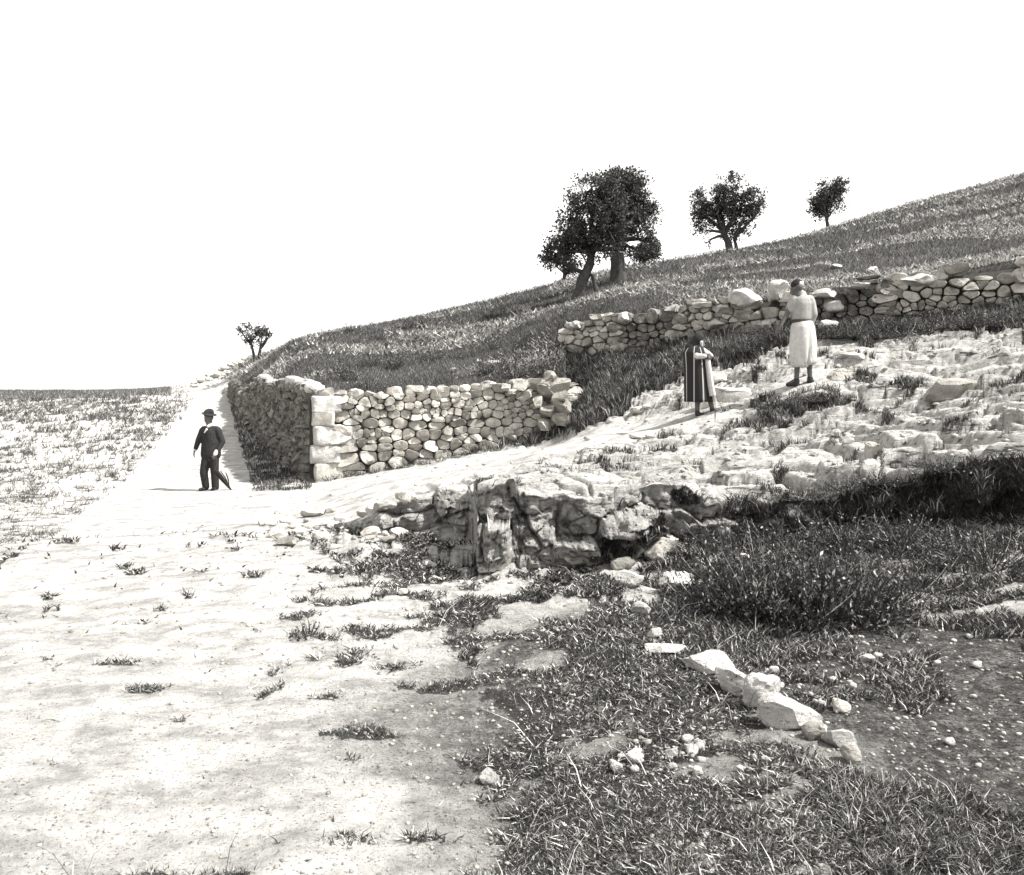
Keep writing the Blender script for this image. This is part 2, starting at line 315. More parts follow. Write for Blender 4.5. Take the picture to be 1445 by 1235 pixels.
# columns
cols = np.unique(np.concatenate([np.linspace(-1040, -100, 70), np.linspace(-100, 300, 130), np.linspace(300, 1300, 460), np.linspace(1300, 1600, 110), np.linspace(1600, 2480, 70), np.arange(664, 678, .45)]))
cols = cols[np.concatenate([[True], np.diff(cols) > .2])]
nc = len(cols)
YL = ledge_y(cols); YW = wall_y(cols)
rows = []; sheets = []
def screen_rows(y0, y1, n):                      # rows spaced evenly in 1/distance
    t = np.linspace(0, 1, n)[:, None]
    return 1/((1-t)/y0+t/y1)
def band(Ym, T, kind, n):
    PX = np.broadcast_to(cols, Ym.shape).copy(); X = (PX-CX)/F*Ym; Z = T(PX, Ym); py = HZ+F*(EYE-Z)/Ym
    wx = (n2(X*2.4+3, Ym*2.4, 15, 5)-.5)*170; wy = (n2(X*2.4+9, Ym*2.4, 16, 5)-.5)*70
    spk = 1.1*(n2(X*1.1, Ym*1.1, 17, 4)-.5)+1.5*(n2(X*5, Ym*7, 18, 5)-.5)+1.2*(n2(X*17, Ym*20, 28, 3)-.5)
    if kind == 'A':
        veg = veg_A(PX+wx, py+wy*(Ym < 12))
        veg = np.where((py > 640)|(PX < 290), np.clip(veg*.95+spk*np.clip(veg*3, 0, 1)-.02, 0, 1), veg)
        tuft = sstep(.60, .74, n2(X*3.0+5, Ym*6.5, 19, 5)+.11*sstep(380, 600, PX)*sstep(700, 760, py)*sstep(1000, 900, py)-.05*(PX < 450)+.05*(n2(X*.7, Ym*.7, 47, 3)-.5))*(Ym < 16)*(PX > 60)*.8; veg = np.maximum(veg, tuft); rocky = np.clip(.85*ell(PX, py, 560, 750, 190, 42, -3)+.7*ell(PX, py, 700, 800, 160, 24)+.9*ell(PX, py, 940, 830, 200, 40)+.25*ell(PX, py, 600, 850, 260, 80), 0, 1); grey = grey_A(PX, py)
        rocky = np.maximum(rocky, .8*ell(PX, py, 300, 533, 90, 14, -12))
    elif kind == 'B':
        dw = (YW[None]-Ym); veg = veg_B(PX+wx*.35, py+wy*.25, dw); veg = np.where(PX > 440, np.clip(veg*.98+spk*.7*np.clip(veg*3, 0, 1), 0, 1), veg); veg = np.where(PX < 290, np.clip(veg_A(PX, py)*.95+spk*np.clip(veg_A(PX, py)*3, 0, 1), 0, 1), veg); veg = np.maximum(veg, .62*inpoly(PX+wx*.06, py, SHADOW_WEEDS)*np.clip(1+spk*.8, 0, 1.4)); veg = np.maximum(veg, .6*sstep(.62, .74, n2(X*2+5, Ym*5, 20, 5))*(PX > 620))
        path = np.zeros(PX.shape)
        base = np.interp(PX, [300, 440, 600, 740, 850, 940, 1010], [690, 692, 668, 645, 612, 592, 585]); hw = np.interp(PX, [300, 440, 600, 740, 850, 940, 1010], [200, 60, 22, 15, 13, 12, 8])
        path = np.clip(1.5-np.abs(py-base)/hw, 0, 1)*(PX < 1010); path = np.where((PX < 445)*(veg > .5), 0, path)
        rocky = sstep(500, 640, PX)*(1-path); grey = .25*ell(PX, py, 900, 650, 160, 16)
        rocky = np.where(dw < .3, 0, rocky); veg = veg*(1-.8*path)
    else:
        veg = np.where(PX > 335, 1., 0.); rocky = .9*ell(PX, py, 300, 530, 80, 16, -12)+0*PX; grey = 0*PX
        veg = np.maximum(veg, sstep(250, 235, PX))
        veg = veg*(1-.75*ell(PX, py, 350, 522, 34, 12, -20))
        veg = veg*(.66+.55*(n2(X*.6, Ym*.35, 8, 5)-.2)); veg = np.where(PX > 335, veg.clip(.46, 1), veg)
    amp = np.where(Ym > 25, 1+Ym/60, 1.)
    Zd = Z+detail(X, Ym, Z, PX, rocky, amp)
    return [X, Ym.copy(), Zd, veg, rocky, grey]
nA, nB, nC, nF, nW = 300, 190, 230, 40, 4
bA = band(screen_rows(1.15, YL, nA), TA, 'A', nA)
bB = band(screen_rows(YL, YW, nB), TB, 'B', nB)
Yc = np.concatenate([screen_rows(YW+.06, np.full(nc, 140.), nC-24), 140*(2500/140)**(np.linspace(0, 1, 25)[1:, None])*np.ones(nc)])
bC = band(Yc, TC, 'C', nC)
# risers: the cut face of the ledge and the earth behind the walls
def riser(lo, hi, n, rough):
    t = np.linspace(0, 1, n+2)[1:-1, None]; out = []
    for a, b in zip(lo, hi): out.append(a[-1][None]*(1-t)+b[0][None]*t)
    X, Y, Z = out[:3]; H = np.clip(hi[2][0]-lo[2][-1], 0, 2)[None]; e = np.sin(np.pi*np.clip(t, 0, 1))**.8
    if rough:
        p = np.stack([X, Y*.3, Z], -1)
        wq = (fbm(p*3, 61, 4)-.5)*.6; wr = (fbm(p*3+9, 62, 4)-.5)*.6; U, W_ = X+.35*wq, Z+.22*wr
        c1_, t1, g1 = cells(U*2.3, W_*3.4, 5); c2_, t2, g2 = cells(U*7+3, W_*9, 6); c3_, t3, g3 = cells(U*17, W_*20, 8)
        d = (c1_-.5)*.40+t1*.22+(c2_-.5)*.11+t2*.12+(c3_-.5)*.025-.13*np.exp(-(g1/.06)**2)-.045*np.exp(-(g2/.07)**2)+(fbm(p*[3, 2, 3], 63, 5)-.5)*.20+(fbm(p*22, 67, 3)-.5)*.05
        gate = 1-.85*sstep(.008, .05, np.abs(np.gradient(YL, cols)))[None]
        out[1] = Y-(d+.06)*gate*e*np.clip(H*1.7, 0, 1)
        out[4] = out[4]*0+1; out[3] = out[3]*0+.85*sstep(-.12, .12, (cols[None]-1000)/420+2.6*(fbm(p*[3, 3, 5], 77, 4)-.5)-.12)+.3*(fbm(p*3, 78, 3) > .58); out[5] = 0*out[5]+.25
    return out
bF = riser(bA, bB, nF, True)
bF[5] = np.clip(bF[5]+.0, 0, 1)*.9
bW = riser(bB, bC, nW, False); bW[3] = bW[3]*0+np.where(cols > 325, 1, bW[3])
# join the lip of the face to the sheets
allr = [np.concatenate([a[:-1] if 0 else a, f, b, w_, c]) for a, f, b, w_, c in zip(bA, bF, bB, bW, bC)]
X, Y, Z, VEG, ROCK, GREY = allr; nr = X.shape[0]
idx = np.arange(nr*nc).reshape(nr, nc)
quads = np.stack([idx[:-1, :-1], idx[:-1, 1:], idx[1:, 1:], idx[1:, :-1]], -1).reshape(-1, 4)
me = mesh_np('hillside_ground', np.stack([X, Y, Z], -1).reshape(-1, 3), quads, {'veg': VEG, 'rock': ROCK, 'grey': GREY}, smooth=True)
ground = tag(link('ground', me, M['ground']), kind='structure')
# lookups on the terrain bands
def sampler(b, Yrow):
    Xb, Yb, Zb = b[:3]
    def f(px, Yq):
        ci = np.clip(np.searchsorted(cols, px), 1, nc-1); ci = np.where(np.abs(cols[ci]-px) > np.abs(cols[ci-1]-px), ci-1, ci)
        col = Yb[:, ci]
        ri = (np.abs(col-np.asarray(Yq)[None])).argmin(0)
        return Zb[ri, ci]
    return f
SA, SB, SC = sampler(bA, None), sampler(bB, None), sampler(bC, None)
def band_of(px, Yq):
    if Yq < np.interp(px, cols, YL): return SA
    if Yq < np.interp(px, cols, YW): return SB
    return SC
def ground_z(px, Yq): return float(band_of(px, Yq)(np.array([px]), np.array([Yq]))[0])
def at(px, py, bandname):
    """the terrain point seen at a photograph position, on the named band"""
    b = {'A': bA, 'B': bB, 'C': bC}[bandname]
    ci = int(np.abs(cols-px).argmin()); pyc = HZ+F*(EYE-b[2][:, ci])/b[1][:, ci]
    m = np.minimum.accumulate(pyc); k = int(np.abs(m-py).argmin())
    return Vector(((px-CX)/F*b[1][k, ci], b[1][k, ci], b[2][k, ci]))
# ------------------------------------------------------------------ grasses and weeds (stuff)
def blades(name, b, dens, n, hgt, wid, lean=.4, segs=2, tone=(0, 1), extra=None, mat='grass', powr=1.0, seed=1):
    """n blades rooted on terrain band b where dens(px, py, veg, X, Y) is high"""
    g = np.random.default_rng(seed)
    Xb, Yb, Zb, Vb = b[:4]; nr_ = Xb.shape[0]
    wcol = np.gradient(cols); pyb = HZ+F*(EYE-Zb)/Yb
    rowh = np.abs(np.gradient(pyb, axis=0)).clip(.3, 12)
    D = dens(np.broadcast_to(cols, Xb.shape), pyb, Vb, Xb, Yb)*wcol[None]*rowh
    D[:, (cols < -250) | (cols > 1700)] = 0
    cdf = np.cumsum(D.ravel()); k = np.searchsorted(cdf, g.random(n)*cdf[-1]); r, c = np.divmod(k, nc); r = np.clip(r, 0, nr_-2); c = np.clip(c, 0, nc-2)
    u, v = g.random(n), g.random(n)
    def bl(A): return (A[r, c]*(1-u)+A[r, c+1]*u)*(1-v)+(A[r+1, c]*(1-u)+A[r+1, c+1]*u)*v
    x, y, z = bl(Xb), bl(Yb), bl(Zb)
    clump = n2(x*1.7, y*1.7, seed+5, 3)
    h = hgt*(.35+1.1*g.random(n)**powr)*(.45+1.1*clump); wv = wid*(.6+.8*g.random(n))
    if extra is not None: h, wv = extra(x, y, h, wv, g)
    a = g.random(n)*2*math.pi; la = lean*(.2+g.random(n)); ax = g.random(n)*math.pi
    root = np.stack([x, y, z-.02], -1); dv = np.stack([np.cos(a)*la, np.sin(a)*la, np.ones(n)], -1)
    sv = np.stack([np.cos(ax), np.sin(ax), np.zeros(n)], -1)*(wv/2)[:, None]
    mid = root+dv*[.35, .35, .6]*h[:, None]; tip = root+dv*[1.0, 1.0, .95]*h[:, None]
    t = np.clip(tone[0]+(tone[1]-tone[0])*g.random(n)**1.6+.3*(n2(x*.9, y*.9, seed+9, 3)-.5), 0, 1)
    if segs == 2:
        V = np.stack([root-sv, root+sv, mid+sv*.8, mid-sv*.8, tip], 1).reshape(-1, 3); o = np.arange(n)[:, None]*5
        Fq, Ft = o+np.array([0, 1, 2, 3]), o+np.array([3, 2, 4]); at_ = np.repeat(t, 5); Fl = [Fq, Ft]
    else:
        V = np.stack([root-sv, root+sv, tip], 1).reshape(-1, 3); Fl = [np.arange(n)[:, None]*3+np.array([0, 1, 2])]; at_ = np.repeat(t, 3)
    o = link(name, mesh_np(name, V, Fl, {'tone': at_}), M[mat]); tag(o, kind='stuff'); return o
d = blades('hill_grass', bC, lambda px, py, v, X, Y: (v > .45)*(Y < 90)*(px > 325), 360000, .13, .017, .9, 1, (.0, .88), seed=3, extra=lambda x, y, h, w_, g: (h*np.clip(y/26, .8, 2.0), w_*np.clip(y/24, .8, 3)))
tag(d, 'rough dark meadow grass with pale seed heads covering the hillside', 'grass')
d = blades('seed_heads', bC, lambda px, py, v, X, Y: (v > .45)*(Y < 90)*(px > 335)*sstep(.42, .62, n2(X*.35, Y*.35, 51, 4)), 26000, .10, .05, 1.5, 1, (.75, 1.0), seed=13, extra=lambda x, y, h, w_, g: (h*np.clip(y/26, .8, 2.0)*1.0, w_*np.clip(y/24, .8, 3)))
for _v in (d,):
    co = np.empty(len(_v.data.vertices)*3, np.float32); _v.data.vertices.foreach_get('co', co); co = co.reshape(-1, 3, 3); co[..., 2] += (.10*np.clip(co[:, 0, 1]/26, .8, 2))[:, None]; _v.data.vertices.foreach_set('co', co.ravel()); _v.data.update()
tag(d, 'pale seed heads and flowers flecking the hillside meadow', 'grass')
d = blades('hill_grass', bC, lambda px, py, v, X, Y: (px < 262)*(Y < 110)*1., 16000, .18, .04, .8, 1, (.2, 1.), seed=4)
tag(d, 'rough grass on the low field left of the road', 'grass')
d = blades('field_grass', bB, lambda px, py, v, X, Y: (v > .45)*(px < 290)*1., 26000, .10, .012, .9, 1, (.1, 1.1), seed=14, extra=lambda x, y, h, w_, g: (h*np.clip(y/15, .7, 2.5), w_*np.clip(y/12, .7, 4)))
tag(d, 'short sparse grass on the field left of the road', 'grass')
d = blades('bank_grass', bB, lambda px, py, v, X, Y: (v > .45)*v*(px > 290), 110000, .15, .013, .6, 2, (0, 1.0), seed=5, extra=lambda x, y, h, w_, g: (h*np.where(x < -3.5, .45, 1)*np.where(y < 14.5, .75, 1)*np.clip(y/13, .5, 2), w_*np.clip(y/12, .5, 1.6)))
tag(d, 'dark grass and weeds on the bank and in the hollows of the bare rock', 'weeds')
d = blades('verge_weeds', bA, lambda px, py, v, X, Y: (v > .42)*np.clip(v*1.5-.7*n2(X*5, Y*5, 50, 3), .05, 1), 260000, .044, .008, 1.1, 2, (0, 1.15), seed=6, mat='weed', extra=lambda x, y, h, w_, g: (h*np.clip(y/5, .8, 1.6)*np.where(x > 1.2, 1.35, .8), w_*np.clip(y/4.5, .6, 2)))
tag(d, 'low dark weeds and grass spreading over the foreground ground', 'weeds')
d = blades('face_weeds', bF, lambda px, py, v, X, Y: (v > .5)*1.+.02, 16000, .09, .010, 1.1, 2, (0, 1.0), seed=8, mat='weed')
tag(d, 'weeds hanging over the rock ledge at its overgrown end', 'weeds')
d = blades('weed_leaves', bA, lambda px, py, v, X, Y: (v > .45)*(Y < 11)*1.+.006, 180000, .030, .015, 2.0, 2, (0, 1.25), seed=21, mat='weed', extra=lambda x, y, h, w_, g: (h*np.clip(y/5, .8, 1.8), w_*np.clip(y/5, .7, 1.8)))
tag(d, 'small broad leaves of ground weeds and dry leaf litter in the foreground', 'weeds')
d = blades('dry_stalks', bA, lambda px, py, v, X, Y: (v > .5)*(Y < 9)*1., 700, .13, .004, 1.4, 2, (.7, 1.3), seed=22, mat='weed')
tag(d, 'pale dry stalks and twigs sticking out of the foreground weeds', 'weeds')
# ------------------------------------------------------------------ rocks
def ico(sub):
    bm = bmesh.new(); bmesh.ops.create_icosphere(bm, subdivisions=sub, radius=1)
    V = np.array([v.co[:] for v in bm.verts]); Fc = np.array([[v.index for v in f.verts] for f in bm.faces]); bm.free(); return V, Fc
ICO = {s: ico(s) for s in (1, 2, 3, 4)}
def rock_verts(size, seed, sub=3, cuts=10, boxy=.72, rough=.17):
    g = np.random.default_rng(seed); V, Fc = ICO[sub]; V = V.copy()
    V = np.sign(V)*np.abs(V)**boxy; V /= np.abs(V).max()
    for _ in range(cuts):
        nrm = g.normal(size=3); nrm /= np.linalg.norm(nrm); dd = g.uniform(.55, .9)
        k = V@nrm-dd; V = V-np.where(k > 0, k, 0)[:, None]*nrm
    V = V*(1+rough*2*(fbm(V*1.6+seed % 97, 1, 3)-.5)[:, None]+rough*1.7*(fbm(V*4.5+seed % 91, 2, 4)-.5)[:, None])
    a = g.uniform(-.3, .3); ca, sa = math.cos(a), math.sin(a); V = V@np.array([[ca, sa, 0], [-sa, ca, 0], [0, 0, 1]])
    return V*np.array(size), Fc
def rock(name, loc, size, seed, label=None, cat='rock', group=None, m='boulder', sub=3, parent=None, tilt=0, **kw):
    V, Fc = rock_verts(size, seed, sub, **kw)
    o = link(name, mesh_np(name, V, Fc, smooth=sub >= 3), M[m], parent); o.location = loc; o.rotation_euler = (0, tilt, 0)
    if sub >= 3:
        o.data.set_sharp_from_angle(angle=R(28))
    if label: tag(o, label, cat, group)
    return o
# ------------------------------------------------------------------ dry stone walls: interlocking stones
def voronoi_wall(seeds, outline, origin, ux, nrm_out, depth, gap, gen_seed, A=20, rings=4, aspect=1.25, bulge=.09):
    """seeds in wall coordinates (s, z); outline(s) -> (zmin, zmax); returns vertices and faces"""
    g = np.random.default_rng(gen_seed); n = len(seeds); Q = seeds*np.array([1, aspect])
    phi = np.linspace(0, 2*math.pi, A, endpoint=False); dirs = np.stack([np.cos(phi), np.sin(phi)], -1)
    VV, FF, off = [], [], 0
    ux = np.array(ux); no = np.array(nrm_out); og = np.array(origin)
    for i in range(n):
        d = Q-Q[i]; r2 = (d**2).sum(1); o = np.argsort(r2)[1:14]; dd = d[o]; L = np.sqrt(r2[o])
        cosv = dirs@(dd/L[:, None]).T
        lim = np.where(cosv > .05, (L/2)[None]/np.maximum(cosv, .05), 9)
        zmin, zmax = outline(seeds[i, 0]); extra = []
        for sgn, zl in ((1, zmax), (-1, zmin)):
            dist = max((zl-seeds[i, 1])*aspect*sgn, .03); cs = dirs[:, 1]*sgn
            extra.append(np.where(cs > .05, dist/np.maximum(cs, .05), 9))
        lim = np.minimum(lim, .42)
        allv = np.concatenate([lim, np.stack(extra, 1)], 1)
        r = (allv**-26.0).sum(1)**(-1/26.0)                # rounded corners
        rr = r*(1-gap)*(1+.11*(g.random(A)-.5)); rr = (rr*6+np.roll(rr, 1)+np.roll(rr, -1))/8
        size = rr.mean(); bl = bulge*(.5+g.random())+size*.05; tl = g.normal(size=2)*.38; push = g.uniform(-.05, .05)
        P0 = [np.array([[0, 0]])]; D0 = [np.array([1.0])]
        for k in range(1, rings+1):
            rho = [.55, .91, .975, 1.0, 1.0][k-1]; P0.append(dirs*(rr*rho)[:, None]); D0.append(np.full(A, [1.0, .97, .70, -1.0, -2][k-1]))
        p2 = np.concatenate(P0); dp = np.concatenate(D0)
        nz = fbm(np.c_[p2*7+seeds[i]*3, np.full(len(p2), i*1.7)], 9, 3)-.5
        nz2 = fbm(np.c_[p2*3+seeds[i]*5, np.full(len(p2), i*2.7)], 19, 2)-.5
        out = np.where(dp > 0, dp*bl, dp*depth)+np.where(dp > 0, 1, 0)*((p2@tl)*.8+nz*.13+np.abs(nz2)*-.10)+push
        s = seeds[i, 0]+p2[:, 0]; z = seeds[i, 1]+p2[:, 1]/aspect
        VV.append(og+s[:, None]*ux+out[:, None]*no+np.stack([0*z, 0*z, z], -1))
        base = off; k = np.arange(A); kn = (k+1) % A
        FF.append(np.stack([np.full(A, base), base+1+k, base+1+kn], -1))
        for q in range(rings-1):
            a, b_ = base+1+q*A, base+1+(q+1)*A
            FF.append(np.stack([a+k, b_+k, b_+kn], -1)); FF.append(np.stack([a+k, b_+kn, a+kn], -1))
        off += 1+A*rings
    return np.concatenate(VV), np.concatenate(FF)
def wall_seeds(length, outline, sizes, seed, s0=0):
    g = np.random.default_rng(seed); pts = []; s = s0
    zl = min(outline(q)[0] for q in np.linspace(s0, length, 20)); zh = max(outline(q)[1] for q in np.linspace(s0, length, 20))
    z = zl
    while z < zh:
        hh = g.uniform(*sizes)*.8; s = s0+g.uniform(0, .1)
        while s < length:
            ww = g.uniform(.55, 1.6)*hh*1.25; zc = z+hh/2+g.normal()*hh*.12; a, b_ = outline(s+ww/2)
            if a+.03 < zc < b_-.03:
                q_ = g.random()
                if q_ < .3: pts += [(s+ww/2, zc+hh*.27), (s+ww/2+g.normal()*.03, zc-hh*.27)]
                elif q_ < .45: pts += [(s+ww*.35, zc+hh*.2), (s+ww*.8, zc-hh*.25), (s+ww*.85, zc+hh*.22)]
                else: pts.append((s+ww/2, zc))
            s += ww
        z += hh
    return np.array(pts)
def wall_build(name, p0, p1, bot, top, sizes, seed, m, parent, out_sign=1, gap=.05, s0=0, core=True, bulge=.05):
    """p0,p1 plan points; bot/top functions of s"""
    p0 = np.array(p0, float); p1 = np.array(p1, float); L = np.linalg.norm(p1-p0); u = (p1-p0)/L
    ux = np.array([u[0], u[1], 0]); no = np.array([u[1], -u[0], 0])*out_sign
    g = np.random.default_rng(seed+1); jag = g.uniform(-.07, .09, 200)*(2.4 if 'rubble' in name else 1)
    ol = lambda s: (bot(s), top(s)+jag[int(abs(s)/.33) % 200])
    sd_ = wall_seeds(L, ol, sizes, seed, s0)
    V, Fc = voronoi_wall(sd_, ol, (p0[0], p0[1], 0), ux, no, .12, gap, seed+2, bulge=bulge)
    o = link(name, mesh_np(name, V, Fc, smooth=True), m, parent); o.data.set_sharp_from_angle(angle=R(38))
    if core:                                      # rubble heart behind the stones, coloured dark as shade in the gaps
        ss = np.linspace(0, L, 40); b = []
        for s in ss:
            q = p0+u*s; a, t_ = bot(s)-.3, top(s)-.06
            f = q-no[:2]*.10; k = q-no[:2]*.42
            b += [(f[0], f[1], a), (f[0], f[1], t_), (k[0], k[1], t_), (k[0], k[1], a)]
        V = np.array(b); fl = []
        for i in range(len(ss)-1):
            for j in range(3): fl.append((i*4+j, i*4+j+1, i*4+4+j+1, i*4+4+j))
        for e in (0, (len(ss)-1)*4): fl.append((e, e+1, e+2, e+3))
        link('wall_core', mesh_np('wall_core', V, np.array(fl)), M['gap_shade'], parent)
    return o
# lower field wall: front
c0 = P(438, 680, 16.95); c1 = P(793, 600, 18.5)
Lw = (Vector((c1.x, c1.y))-Vector((c0.x, c0.y))).length
def pxs(p0, p1, s, L): f = s/L; x = p0.x*(1-f)+p1.x*f; y = p0.y*(1-f)+p1.y*f; return CX+F*x/y, y
def bot_low(s):
    px, y = pxs(c0, c1, s, Lw); return float(SB(np.array([px]), np.array([y-.15]))[0])-.06
def top_low(s): return 1.60+.40*(s/Lw)**1.5+.03*math.sin(s*3)
lw = empty('field_wall', (0, 0, 0)); tag(lw, 'long dry stone wall of pale rubble with a squared corner beside the road', 'wall')
wall_build('front_stonework', (c0.x, c0.y), (c1.x, c1.y), bot_low, top_low, (.15, .42), 101, M['stone'], lw, 1, .05, s0=.62)
cz = -.26; qh = [.42, .40, .44, .32, .36]; z = cz
for k, (h, wd) in enumerate(zip(qh, [.62, .66, .92, .48, .64])):
    ccx = c0.x+(wd/2)*.96-.07; cy = c0.y+(wd/2)*.27+.38
    V, Fc = rock_verts((wd/2*1.02, .46, h/2*1.03), 300+k, 4, cuts=0, boxy=.2, rough=.07)
    an = math.atan2(c1.y-c0.y, c1.x-c0.x); V = V@np.array([[math.cos(an), math.sin(an), 0], [-math.sin(an), math.cos(an), 0], [0, 0, 1]])
    o = link('cornerstone', mesh_np('cornerstone', V, Fc, smooth=True), M['stone'] if k in (0, 3) else M['boulder'], lw); o.location = (ccx+(.03, -.02, 0, .04, -.01)[k], cy-(.0, .04, .02, .05, .0)[k], z+h/2); o.data.set_sharp_from_angle(angle=R(40))
    z += h-.015
# side facing the road
s1 = P(324, 557, 45)
Ls = (Vector((s1.x, s1.y))-Vector((c0.x, c0.y))).length
def bot_side(s):
    px, y = pxs(c0, s1, s, Ls); return float(SB(np.array([px-3]), np.array([y]))[0])-.1
def top_side(s):
    px, y = pxs(c0, s1, s, Ls); return float(TC(np.array([px]), np.array([y+.2]))[0])+.06
side_pts = [(435.5, 17.35), (390, 22.4), (355, 29.5), (345, 32.9), (324, 44)]
for k in range(4):
    a = P(side_pts[k][0], 0, side_pts[k][1]); b = P(side_pts[k+1][0], 0, side_pts[k+1][1]); La = (Vector((b.x, b.y))-Vector((a.x, a.y))).length
    def bt(s, a=a, b=b, La=La):
        px, y = pxs(a, b, s, La); return float(SB(np.array([px-2]), np.array([y-.3]))[0])-.1
    def tp(s, a=a, b=b, La=La):
        px, y = pxs(a, b, s, La); return float(TC(np.array([px+1]), np.array([y+.3]))[0])+.10
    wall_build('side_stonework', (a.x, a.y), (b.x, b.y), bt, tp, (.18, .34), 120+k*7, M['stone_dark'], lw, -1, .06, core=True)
# coping stones along the top of the wall
g = np.random.default_rng(55)
s = .1
while s < Lw-.1:
    wd = g.uniform(.22, .44); f = (s+wd/2)/Lw; x = c0.x*(1-f)+c1.x*f; y = c0.y*(1-f)+c1.y*f+.12; hh = wd*g.uniform(.35, .55)
    if g.random() < .8:
        rock('coping_stone', (x, y, top_low(s+wd/2)+hh*.35-.02), (wd/2, .17, hh/2+.03), 400+int(s*100), m='stone', parent=lw, sub=3)
    s += wd*.95
s = .3
while s < 20:
    wd = g.uniform(.3, .55); f = 1-s/20
    px, y = pxs(P(438, 0, 17), P(350, 0, 31.5), s, 16.5) if s < 16 else (340, 34)
    y = float(wall_y(np.array([px]))[0]) if px > 345 else y
    z = float(TC(np.array([px]), np.array([y+.3]))[0])+.12
    rock('coping_stone', (((px-CX)/F)*y+.1, y+.1, z), (wd/2, .22, .13), 600+int(s*50), m='boulder', parent=lw, sub=2)
    s += wd*g.uniform(1, 1.7)
# the tumbled rounded end of the wall
for k, (px, py, r_) in enumerate([(785, 545, .28), (770, 552, .2), (790, 572, .26), (775, 580, .2), (792, 592, .2), (765, 600, .18), (778, 532, .17), (790, 556, .2), (760, 566, .18), (768, 540, .16), (740, 560, .17), (735, 543, .17), (715, 548, .15), (683, 546, .17), (725, 552, .14)]):
    p = P(px, py, 18.15 if px > 750 else 17.95+.0*px); rock('end_stone', p, (r_*1.05, .26, r_*.85), 700+k, m='stone', parent=lw, sub=4, boxy=.35, rough=.16)
# upper terrace wall
uw = empty('terrace_wall', (0, 0, 0)); tag(uw, 'ruined upper terrace wall of small rubble on the bank behind the two standing villagers', 'wall')
up = [(800, 20.2), (870, 19.4), (950, 18.55), (1040, 17.6), (1110, 16.95), (1247, 16.0), (1445, 14.9), (1600, 14.5)]
utop = [(800, 456), (870, 445), (950, 432), (1040, 425), (1110, 420), (1150, 412), (1247, 398), (1445, 372), (1600, 350)]
for k in range(len(up)-1):
    a = P(up[k][0], 0, up[k][1]); b = P(up[k+1][0], 0, up[k+1][1]); La = (Vector((b.x, b.y))-Vector((a.x, a.y))).length
    def bt(s, a=a, b=b, La=La):
        px, y = pxs(a, b, s, La); return float(SB(np.array([px]), np.array([y-.1]))[0])-.05
    def tp(s, a=a, b=b, La=La):
        px, y = pxs(a, b, s, La); return zz(np.interp(px, [q[0] for q in utop], [q[1] for q in utop]), y)
    wall_build('rubble_stonework', (a.x, a.y), (b.x, b.y), bt, tp, (.17, .36), 150+k*9, M['stone_dark'] if k % 3 == 1 else M['stone'], uw, 1, .10, core=True, bulge=.07)
# ------------------------------------------------------------------ loose rocks, each a thing
def on(px, py, b, wpx, hpx, seed, label, cat='rock', group=None, m='boulder', depth=None, sink=.3, **kw):
    p = at(px, py+hpx*.35, b); s = p.y/F; sz = (wpx/2*s, (depth or wpx*.38)*s, hpx/2*s*1.15)
    return rock('rock' if cat == 'rock' else cat, p+Vector((0, sz[1]*.3, sz[2]*(1-sink)-.0)), sz, seed, label, cat, group, m, **kw)
big = [(940, 917, 58, 12, 'thin flat white stone lying in the weeds above the long pale slab'), (1008, 935, 84, 26, 'long smooth pale slab lying in the foreground weeds'),
    (1036, 967, 56, 40, 'knobbly pitted boulder just below the long pale slab'), (1078, 983, 52, 44, 'upright split pale boulder in the middle of the foreground row of rocks'),
    (1118, 1013, 86, 42, 'broad angular boulder, largest and lowest of the foreground row'), (1184, 1043, 46, 24, 'flat topped pale stone right of the broad angular boulder'),
    (1187, 1000, 28, 18, 'small pale block on the gravel right of the foreground boulders'), (1150, 1036, 36, 24, 'cracked grey stone tucked under the broad angular boulder'),
    (885, 822, 46, 20, 'pale rounded rock in the weeds left of the wide white rock below the ledge'), (958, 818, 62, 24, 'wide white rock in front of the overgrown end of the ledge'),
    (1003, 824, 36, 12, 'low white stone right of the wide white rock below the ledge'), (905, 860, 28, 16, 'small pale stone in weeds between the ledge rocks and the long slab'),
    (925, 897, 22, 14, 'small pointed white stone above the thin flat stone'), (948, 1063, 18, 14, 'small light stone at the left of the scattered stones on the bare patch'),
    (975, 1056, 22, 15, 'squarish small stone in the middle of the bare patch'), (870, 1084, 18, 16, 'bright little stone at the bottom edge of the weeds'),
    (985, 1088, 16, 12, 'round white pebble near the bottom below the bare patch'), (1045, 1085, 13, 9, 'tiny white pebble between the bottom weeds and the boulders'), (690, 1098, 34, 18, 'pale stone at the lower left edge of the weeds'),
    (1160, 320, 0, 0, None), (1205, 1066, 34, 26, 'grey rough stone below the flat topped pale stone'), (897, 1068, 24, 20, 'irregular small stone at the left end of the bare patch'),
    (700, 778, 52, 42, 'square cut block leaning at the corner of the rock ledge'), (692, 806, 34, 14, 'small white stone on the ground at the foot of the ledge corner'), (648, 745, 20, 26, 'pale upright stone in the shaded recess of the ledge'),
    (820, 775, 78, 36, 'long low block fallen along the foot of the ledge'), (935, 775, 50, 34, 'jagged pale block at the foot of the ledge by the shrubs'), (880, 795, 36, 20, 'dark small block at the ledge foot before the shrubs'), (1190, 885, 26, 10, 'small light stone on gravel beneath the tall shrub'),
    (605, 796, 22, 11, 'round white stone at the end of the streak of weeds'), (570, 836, 16, 9, 'dark small stone on the pale ground'), (1225, 930, 30, 9, 'thin pale stone on the gravel far right')]
for k, (px, py, wp, hp, lb) in enumerate(big):
    if lb: on(px, py, 'A', wp, hp, 900+k*3, lb, sub=4, m='stone' if ('dark' in lb or 'grey' in lb or 'block' in lb) else 'boulder')
g = np.random.default_rng(77)
